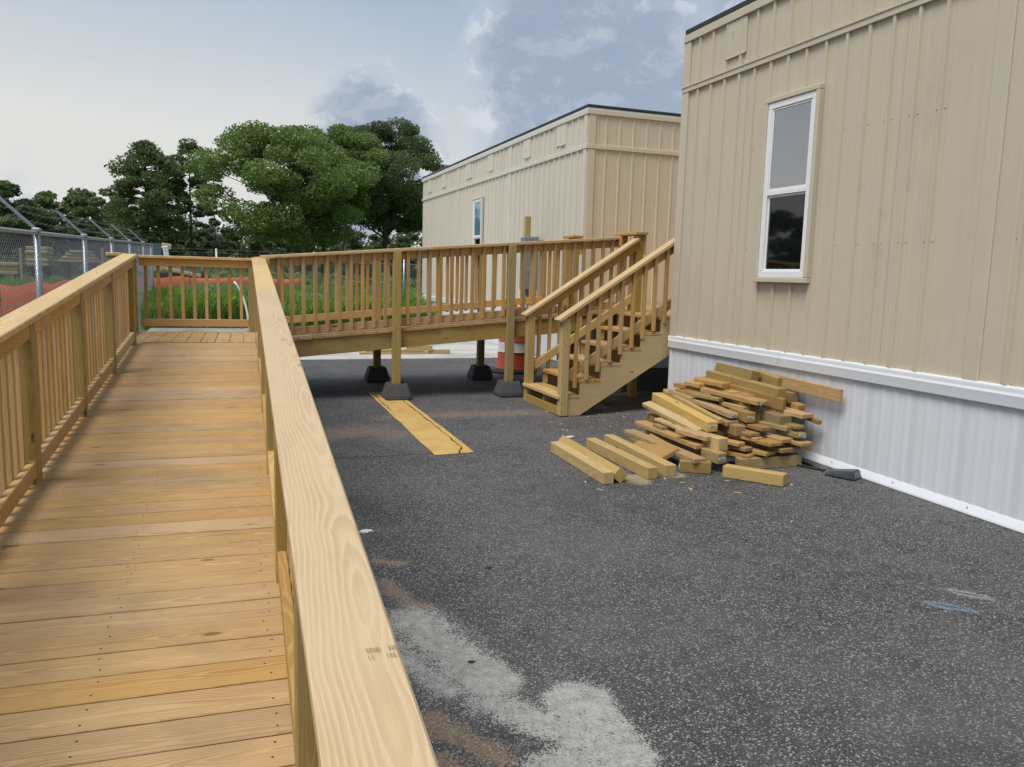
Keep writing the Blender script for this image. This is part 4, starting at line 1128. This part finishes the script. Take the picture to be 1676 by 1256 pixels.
# cross fence beyond the walkway
fc = empty('chain_link_fence', (0, 23.6, ZF), 'chain-link fence with grey posts crossing the grass behind the landing', 'fence')
A = Vector((FX, 23.6, 0)); dirc = Vector((1, .06, 0)).normalized()
tp = atY((248.4, 402), 23.6).z
tube('fence_post', [(A.x, A.y, ZF-.1), (A.x, A.y, tp)], .045, 'galvanised', fc, 12)
lathe('post_cap', [(.048, -.02), (.05, .0), (.03, .03), (0, .04)], 'galvanised', fc, (A.x, A.y, tp), 12)
k1 = atY((354, 405), 23.7)
cxs = [k1.x, k1.x+2.6, k1.x+5.2, k1.x+7.8]
for x in cxs:
    tube('fence_post', [(x, 23.7, ZF-.1), (x, 23.7, tp-.02)], .031, 'galvanised', fc, 10)
tube('top_rail', [(A.x, A.y, tp-.30), (cxs[-1], 23.75, tp-.30)], .018, 'galvanised', fc, 8)
V, F = tubes_np([([(A.x, A.y, tp-.06-.08*k), (cxs[0], 23.7, tp-.05-.09*k), (cxs[1], 23.7, tp-.08-.09*k), (cxs[-1], 23.75, tp-.1-.09*k)], .004) for k in range(2)], 3)
mesh_np('strand_wire', V, F, 'wire_metal', fc)
mesh_fabric((A.x, A.y, 0), (cxs[-1], 23.72, 0), ZF-.05, lambda p: tp-.30, 'mesh_fabric', fc, .09, .003)

# orange barrier fence through the field
bp = [(-4.9, 6), (-4.3, 12), (-3.85, 17.3), (-3.3, 26), (-2.6, 34), (-1.2, 37), (1.4, 39), (4.2, 41.5)]
ob = empty('barrier_fence', (bp[2][0], bp[2][1], ZF), 'orange plastic mesh barrier fence running through the field', 'fence')
V, F = [], []; ncol = 0
for (a, c) in zip(bp, bp[1:]):
    a, c = Vector(a), Vector(c); n = max(2, int((c-a).length/.5))
    for i in range(n):
        p = a.lerp(c, i/n); q = math.sin(p.y*1.9)*.05
        for k in range(5):
            f_ = k/4; V.append((p.x+q*math.sin(f_*3), p.y, ZF-.02+(.98+.04*math.sin(p.y*2.3))*f_))
        ncol += 1
for i in range(ncol-1):
    for k in range(4): F.append((i*5+k, (i+1)*5+k, (i+1)*5+k+1, i*5+k+1))
o = mesh_np('barrier_sheet', V, F, 'barrier_orange', ob, True)
sol = o.modifiers.new('thick', 'SOLIDIFY'); sol.thickness = .006
for i, (a, c) in enumerate(zip(bp, bp[1:])):
    p = Vector(a); tube('stake', [(p.x+.03, p.y, ZF-.02), (p.x+.03, p.y, ZF+1.12)], .02, 'bark', ob, 6)

# ------------------------------------------------------------------ far site: excavator and lumber stacks
def site(x, yy, Y): P = atY((x, yy), Y); return P
EY = 46.0
e0 = site(256, 440, EY); ez = ZF
exv = empty('excavator', (e0.x, EY, ez), 'tan excavator with dark cab parked beyond the fence corner', 'excavator')
def ebox(n, x0, x1, y0, y1, mt, par, dp=(0, 1.2), ch=.05):
    a, c = site(x0, y1, EY), site(x1, y0, EY)
    return box(n, (a.x, EY+dp[0], a.z), (c.x, EY+dp[1], c.z), mt, par, ch)
cb = ebox('cab', 232, 265, 399, 432, 'excavator_dark', exv, (0, 1.6), .08)
ebox('cab_window', 234, 245, 403, 418, 'cab_glass', cb, (-.03, 0), .0)
ebox('cab_window', 250, 264, 402.5, 419, 'cab_glass', cb, (-.03, 0), .0)
ebox('body', 226, 300, 430, 446, 'excavator_tan', exv, (-.2, 2.4), .1)
tr_ = ebox('track', 262, 336, 443, 458, 'excavator_dark', exv, (-.7, .1), .25)
ebox('track', 262, 336, 443, 458, 'excavator_dark', exv, (1.9, 2.7), .25)
a, c = site(271, 403, EY), site(276, 436, EY)
board('boom', a+Vector((0, -.4, 0)), c+Vector((0, -.4, 0)), .26, .24, 'vinyl_white', exv, (0, 1, 0), .03)
a, c = site(265, 402.5, EY), site(281, 405, EY)
board('boom_head', a+Vector((0, -.4, 0)), c+Vector((0, -.4, 0)), .3, .17, 'excavator_tan', exv, (0, 1, 0), .03)
a, c = site(273, 440, EY), site(330, 452, EY); board('boom', a+Vector((0, -.9, 0)), c+Vector((0, -.9, 0)), .2, .2, 'excavator_tan', exv, (0, 1, 0), .03)
# stacks left of the fence
SY = 60.0
def stack(px0, px1, py0, py1, lb, rows=4, round_=False):
    a, c = site(px0, py1, SY), site(px1, py0, SY); w_, h_ = c.x-a.x, c.z-a.z
    r = empty('lumber_stack', ((a.x+c.x)/2, SY, ZF), lb, 'lumber stack', 'lumber stacks on the far building site')
    for k in range(rows):
        z0 = a.z+h_*k/rows; ins = (w_*.10*k if round_ else random.uniform(0, .06))
        box('bundle', (a.x+ins, SY+random.uniform(0, .1), z0+.03), (c.x-ins*(.6 if round_ else 1), SY+2, z0+h_/rows), 'stack_tan', r, .05)
    box('bearer', (a.x+w_*.12, SY+.2, ZF-.03), (a.x+w_*.22, SY+1.8, a.z+.029), 'bark', r, .02)
    box('bearer', (a.x+w_*.75, SY+.2, ZF-.03), (a.x+w_*.88, SY+1.8, a.z+.029), 'bark', r, .02)
stack(42, 78, 404, 436, 'square stack of lumber behind the fence at far left', 5)
stack(94, 158, 411, 430, 'long rounded lumber stack behind the second fence post', 4, True)
stack(-10, 30, 430, 450, 'low lumber stack at the left picture edge behind the fence', 3)
pst = site(33, 406, SY-3); tube_o = board('survey_post', (pst.x, SY-3, ZF-.02), (pst.x, SY-3, pst.z), .12, .12, 'stack_tan', None, (1, 0, 0)); tag(tube_o, 'single tan wooden post standing left of the square lumber stack', 'post')
pst = site(167, 406, SY-3); tube_o = board('survey_post', (pst.x, SY-3, ZF-.02), (pst.x, SY-3, pst.z), .12, .12, 'stack_tan', None, (1, 0, 0)); tag(tube_o, 'single tan wooden post standing right of the rounded lumber stack', 'post')

# ------------------------------------------------------------------ grass
def blades(name, n, x0, x1, y0, y1, hmin, hmax, wd, seed):
    r = np.random.RandomState(seed)
    X = r.uniform(x0, x1, n); Y = y0+(y1-y0)*r.uniform(0, 1, n)**1.5
    cl = .55+.45*np.sin(X*2.1+np.sin(Y*1.3)*2)*np.sin(Y*1.7)
    H = (hmin+(hmax-hmin)*r.uniform(0, 1, n))*(.65+.45*cl); A = r.uniform(0, 2*np.pi, n)
    lx, ly = r.normal(0, .28, n)*H, r.normal(0, .28, n)*H; W = wd*r.uniform(.6, 1.4, n)
    cx_, sx_ = np.cos(A)*W, np.sin(A)*W; Z = np.full(n, ZF-.03)
    v = np.stack([np.stack([X-cx_, Y-sx_, Z], 1), np.stack([X+cx_, Y+sx_, Z], 1),
                  np.stack([X+lx*.45+cx_*.7, Y+ly*.45+sx_*.7, Z+H*.62], 1), np.stack([X+lx*.45-cx_*.7, Y+ly*.45-sx_*.7, Z+H*.62], 1),
                  np.stack([X+lx, Y+ly, Z+H*.95], 1), np.stack([X+lx, Y+ly, Z+H], 1)], 1).reshape(-1, 3)
    i = np.arange(n)[:, None]*6
    f = np.concatenate([i+np.array([[0, 1, 2, 3]]), i+np.array([[3, 2, 4, 5]])], 0)
    o = mesh_np(name, v, f, 'grass_blade'); o['kind'] = 'stuff'
    return o
blades('tall_grass', 90000, -1.6, 5.1, 19.7, 33, .40, .85, .007, 1)
blades('field_grass', 40000, -16, 14, 24, 75, .3, .7, .035, 2)

# ------------------------------------------------------------------ trees
def leaves_np(centers, radii, nper, size, rs, flat_=.75):
    """leaf quads scattered through ellipsoid clumps"""
    allc = []
    for c, r, n in zip(centers, radii, nper):
        v = rs.normal(0, 1, (n, 3)); v /= np.linalg.norm(v, axis=1)[:, None]
        rad = rs.uniform(.35, 1.05, (n, 1))**.6
        allc.append(np.asarray(c)+v*rad*np.asarray(r))
    P = np.concatenate(allc); n = len(P)
    a = rs.normal(0, 1, (n, 3)); a[:, 2] *= flat_; a /= np.linalg.norm(a, axis=1)[:, None]
    b = rs.normal(0, 1, (n, 3)); b -= a*(a*b).sum(1)[:, None]; b /= np.linalg.norm(b, axis=1)[:, None]
    s = size*rs.uniform(.55, 1.3, (n, 1))
    v = np.stack([P-a*s, P-b*s*.5, P+a*s, P+b*s*.5], 1).reshape(-1, 3)
    f = np.arange(n*4).reshape(-1, 4)
    return v, f
def tree(name, root, H, W, trunk_r, kind, seed, label, mat, base_frac=.35, n_clump=40, leafn=260, size=.22, lean=0.0, group=None, fork=0):
    rs = np.random.RandomState(seed); rg = random.Random(seed)
    e = empty(name, root, label, 'tree', group)
    x0, y0, z0 = root
    segs = []; cents, rads, ns = [], [], []
    def limb(p, q, r0, r1, bend=.1):
        p, q = Vector(p), Vector(q); L = (q-p).length; pts = []; rr = []
        off = Vector((rg.uniform(-1, 1), rg.uniform(-1, 1), rg.uniform(-.2, .6)))*L*bend
        for i in range(6):
            f_ = i/5; pts.append(p.lerp(q, f_)+off*math.sin(f_*math.pi)); rr.append(r0+(r1-r0)*f_)
        segs.append((pts, rr)); return pts
    if kind == 'oak':
        cb = H*base_frac; cz = (H+cb)/2; ch = (H-cb)/2
        top = (x0+lean, y0, z0+H*.72)
        tp_ = limb((x0, y0, z0-.2), top, trunk_r, trunk_r*.25, .03)
        if fork: tp2 = limb((x0+.1, y0, z0+H*.08), (x0+fork, y0+.5, z0+H*.62), trunk_r*.7, trunk_r*.2, .04)
        for k in range(n_clump):
            th = rg.uniform(0, 2*math.pi); u = rg.uniform(-.95, 1.0); rr = math.sqrt(max(0, 1-u*u))**.75*rg.uniform(.45, 1.0)
            c = Vector((x0+lean*.6+math.cos(th)*rr*W/2, y0+math.sin(th)*rr*W*.42, z0+cz+u*ch*.88))
            sz = rg.uniform(.075, .13)*W
            cents.append(tuple(c)); rads.append((sz, sz, sz*.62)); ns.append(int(leafn*rg.uniform(.7, 1.3)))
            if k % 2 == 0:
                b0 = tp_[rg.choice((2, 3, 3, 4))] if not fork or rg.random() < .5 else tp2[rg.choice((2, 3, 4))]
                limb(b0, c, trunk_r*.28, trunk_r*.05, .1)
    else:
        top = (x0+lean, y0, z0+H*.97)
        tp_ = limb((x0, y0, z0-.2), top, trunk_r, trunk_r*.2, .015)
        for k in range(n_clump):
            f_ = base_frac+(1-base_frac)*(k+.5)/n_clump; th = k*2.4+rg.uniform(-.5, .5)
            prof = math.sin(min(1, (f_-base_frac)/(1-base_frac)*.86+.16)*math.pi)**.7
            rr = W/2*max(.12, prof)*rg.uniform(.45, 1.0)
            b0 = Vector((x0+lean*f_, y0, z0+H*f_-.03*H))
            c = b0+Vector((math.cos(th)*rr, math.sin(th)*rr, rg.uniform(.01, .05)*H))
            sz = rg.uniform(.08, .16)*W
            cents.append(tuple(c)); rads.append((sz, sz, sz*.5)); ns.append(int(leafn*rg.uniform(.6, 1.3)))
            if rr > W*.25:
                m_ = b0.lerp(c, .55); cents.append(tuple(m_)); rads.append((sz*.7, sz*.7, sz*.35)); ns.append(int(leafn*.4))
            limb(b0, c, trunk_r*.22, trunk_r*.05, .06)
    V, F = tubes_np(segs, 6)
    mesh_np('trunk', V, F, 'bark', e, True)
    V, F = leaves_np(cents, rads, ns, size, rs)
    mesh_np('crown', V, F, mat, e)
    return e
def place(px, Y, py_top):
    P = atY((px, 430), Y); T_ = atY((px, py_top), Y)
    return (P.x, Y, ZF), T_.z-ZF
def wpx(n, Y): return n*Y/FPX/.94
FT = 'trees standing beyond the field'
rt, H = place(243, 92, 237); tree('pine_tree', rt, H, wpx(118, 92), .32, 'pine', 11, 'broad dark pine with layered crown at the left of the tall trees', 'leaf_pine', .28, 80, 260, .16)
rt, H = place(314, 95, 233); tree('pine_tree', rt, H, wpx(84, 95), .20, 'pine', 12, 'slender pine with bare trunk and small crown right of the broad pine', 'leaf_pine', .48, 38, 240, .16)
rt, H = place(503, 72, 212); tree('oak_tree', rt, H, wpx(240, 72), .34, 'oak', 23, 'large spreading green tree left of the dark oak, two trunks', 'leaf_oak', .22, 92, 720, .135, lean=-3.0, fork=1.6)
rt, H = place(528, 76, 205); tree('oak_tree', rt, H, wpx(180, 76), .24, 'oak', 31, 'rounded light green tree in front of the dark oak', 'leaf_oak', .36, 66, 720, .135, lean=1.0)
rt, H = place(618, 82, 196); tree('oak_tree', rt, H, wpx(205, 82), .40, 'oak', 44, 'dark green oak nearest the pale trailer', 'leaf_dark', .32, 92, 720, .14, lean=2.2)
rt, H = place(632, 80, 300); tree('oak_tree', rt, H, wpx(60, 80), .14, 'oak', 45, 'thin dark sapling trunk right of the dark oak trunk', 'leaf_dark', .62, 8, 200, .2)
rt, H = place(352, 90, 330); tree('pine_tree', rt, H, wpx(50, 90), .14, 'pine', 46, 'small bluish young pine between the pines and the spreading tree', 'leaf_far', .25, 16, 260, .2)
names = [('leftmost rounded tree of the far tree line behind the barbed wire', 20, 318), ('second dark tree of the far line from the left', 62, 330), ('bushy tree of the far line above the first fence post', 105, 318),
         ('tree of the far line above the second fence arm', 140, 326), ('dense tree of the far line left of the broad pine', 175, 322), ('low tree of the far line under the broad pine', 215, 345),
         ('low tree of the far line under the slender pine', 285, 350), ('shrubby tree left under the spreading tree', 392, 372), ('shrubby tree right under the spreading tree', 440, 366),
         ('low round tree behind the twin trunks', 478, 378), ('low round tree between the trunks of the green trees', 560, 372), ('low tree behind the dark oak trunk', 600, 380), ('low tree at the trailer edge in the far line', 668, 382), ('low tree left of the trailer edge in the far line', 640, 386),
         ('tall ragged tree at the left picture edge', -25, 330), ('small tree between the slender pine and the spreading tree', 335, 372), ('low thicket tree at the middle of the far line', 520, 380)]
for k, (lb, px, py) in enumerate(names):
    Y = 112+(k*7) % 23
    rt, H = place(px, Y, py-(12 if px < 230 else 0)); wd_ = wpx((100 if px < 230 else 70)+(k*13) % 26, Y)
    tree('far_tree', rt, H, wd_, .22, 'pine' if k in (0, 3) else 'oak', 100+k, lb, 'leaf_far' if k > 6 else 'leaf_dark', .05, 26, 230, .30, group=FT)
for k, (az, dist, hgt, lb) in enumerate(((-17, 70, 6, 'first tree of the row beyond the left picture edge'), (-24, 64, 7.5, 'second tree of the row beyond the left picture edge'), (-31, 60, 6.5, 'third tree of the row beyond the left picture edge'),
        (-38, 60, 8, 'fourth tree of the row beyond the left picture edge'), (-45, 58, 6.5, 'fifth tree of the row beyond the left picture edge'), (-53, 60, 7.5, 'sixth tree of the row beyond the left picture edge'))):
    tree('far_tree', (dist*math.sin(R_(az)), dist*math.cos(R_(az)), ZF), hgt, 9.5, .25, 'oak', 200+k, lb, 'leaf_dark', .06, 26, 260, .26, group=FT)
# low brush along the far edge of the field
def brush(name, pxs, Y, hmin, hmax, seed, mat):
    rs = np.random.RandomState(seed); cs, rd, ns = [], [], []
    for px in pxs:
        P = atY((px, 430), Y+rs.uniform(-4, 4)); h = rs.uniform(hmin, hmax)
        cs.append((P.x, P.y, ZF+h*.45)); rd.append((h*1.1, h*1.1, h*.6)); ns.append(260)
    V, F = leaves_np(cs, rd, ns, .2, rs); o = mesh_np(name, V, F, mat); o['kind'] = 'stuff'
brush('field_brush', range(-120, 760, 11), 84, 1.2, 2.6, 5, 'leaf_dark')
brush('weedy_brush', range(240, 720, 9), 58, .5, 1.3, 6, 'leaf_oak')
def wood_line():
    rs = np.random.RandomState(77); cs, rd, ns = [], [], []
    for k in range(150):
        px = -700+k*13.5; Y = rs.uniform(135, 165); P = atY((px, 430), Y); h = rs.uniform(5, 8.5)
        for q in range(5):
            cs.append((P.x+rs.uniform(-2.5, 2.5), Y+rs.uniform(-2, 2), ZF+h*(.12+.2*q))); rd.append((2.6, 2.6, 1.6)); ns.append(90)
    V, F = leaves_np(cs, rd, ns, .42, rs); o = mesh_np('far_wood', V, F, 'leaf_far'); o['kind'] = 'stuff'
wood_line()

# splinters, sawdust and grit on the lot
def litter(name, spots, n, mat, seed, lo, hi):
    rs = np.random.RandomState(seed); V, F = [], []
    for k in range(n):
        cx, cy, sx, sy = spots[k % len(spots)]; x, y = rs.normal(cx, sx), rs.normal(cy, sy)
        if x > XW-.03 or (x < .4): continue
        a = rs.uniform(0, 6.28); L = rs.uniform(lo, hi); w_ = L*rs.uniform(.12, .4); z = zg(x, y)+.002; m = len(V)
        c_, s_ = math.cos(a), math.sin(a)
        for zz in (0, L*.08+.002):
            for u, v in ((-L, -w_), (L, -w_*.5), (L, w_), (-L, w_*.6)): V.append((x+u*c_-v*s_, y+u*s_+v*c_, z+zz))
        F += [(m+4, m+5, m+6, m+7), (m, m+1, m+5, m+4), (m+1, m+2, m+6, m+5), (m+2, m+3, m+7, m+6), (m+3, m, m+4, m+7)]
    o = mesh_np(name, V, F, mat); o['kind'] = 'stuff'
litter('wood_splinters', [(2.9, 5.2, .35, .3), (3.4, 5.0, .5, .35), (3.6, 6.8, .5, .4), (3.0, 7.6, .6, .4)], 56, 'timber_wood', 3, .006, .03)
litter('ground_grit', [(4.46, 4.0, .06, 1.2), (4.45, 2.6, .06, .6), (2.0, 4.5, 1.4, 2.0), (3.0, 3.0, 1.2, 1.2)], 170, 'bark', 4, .004, .014)
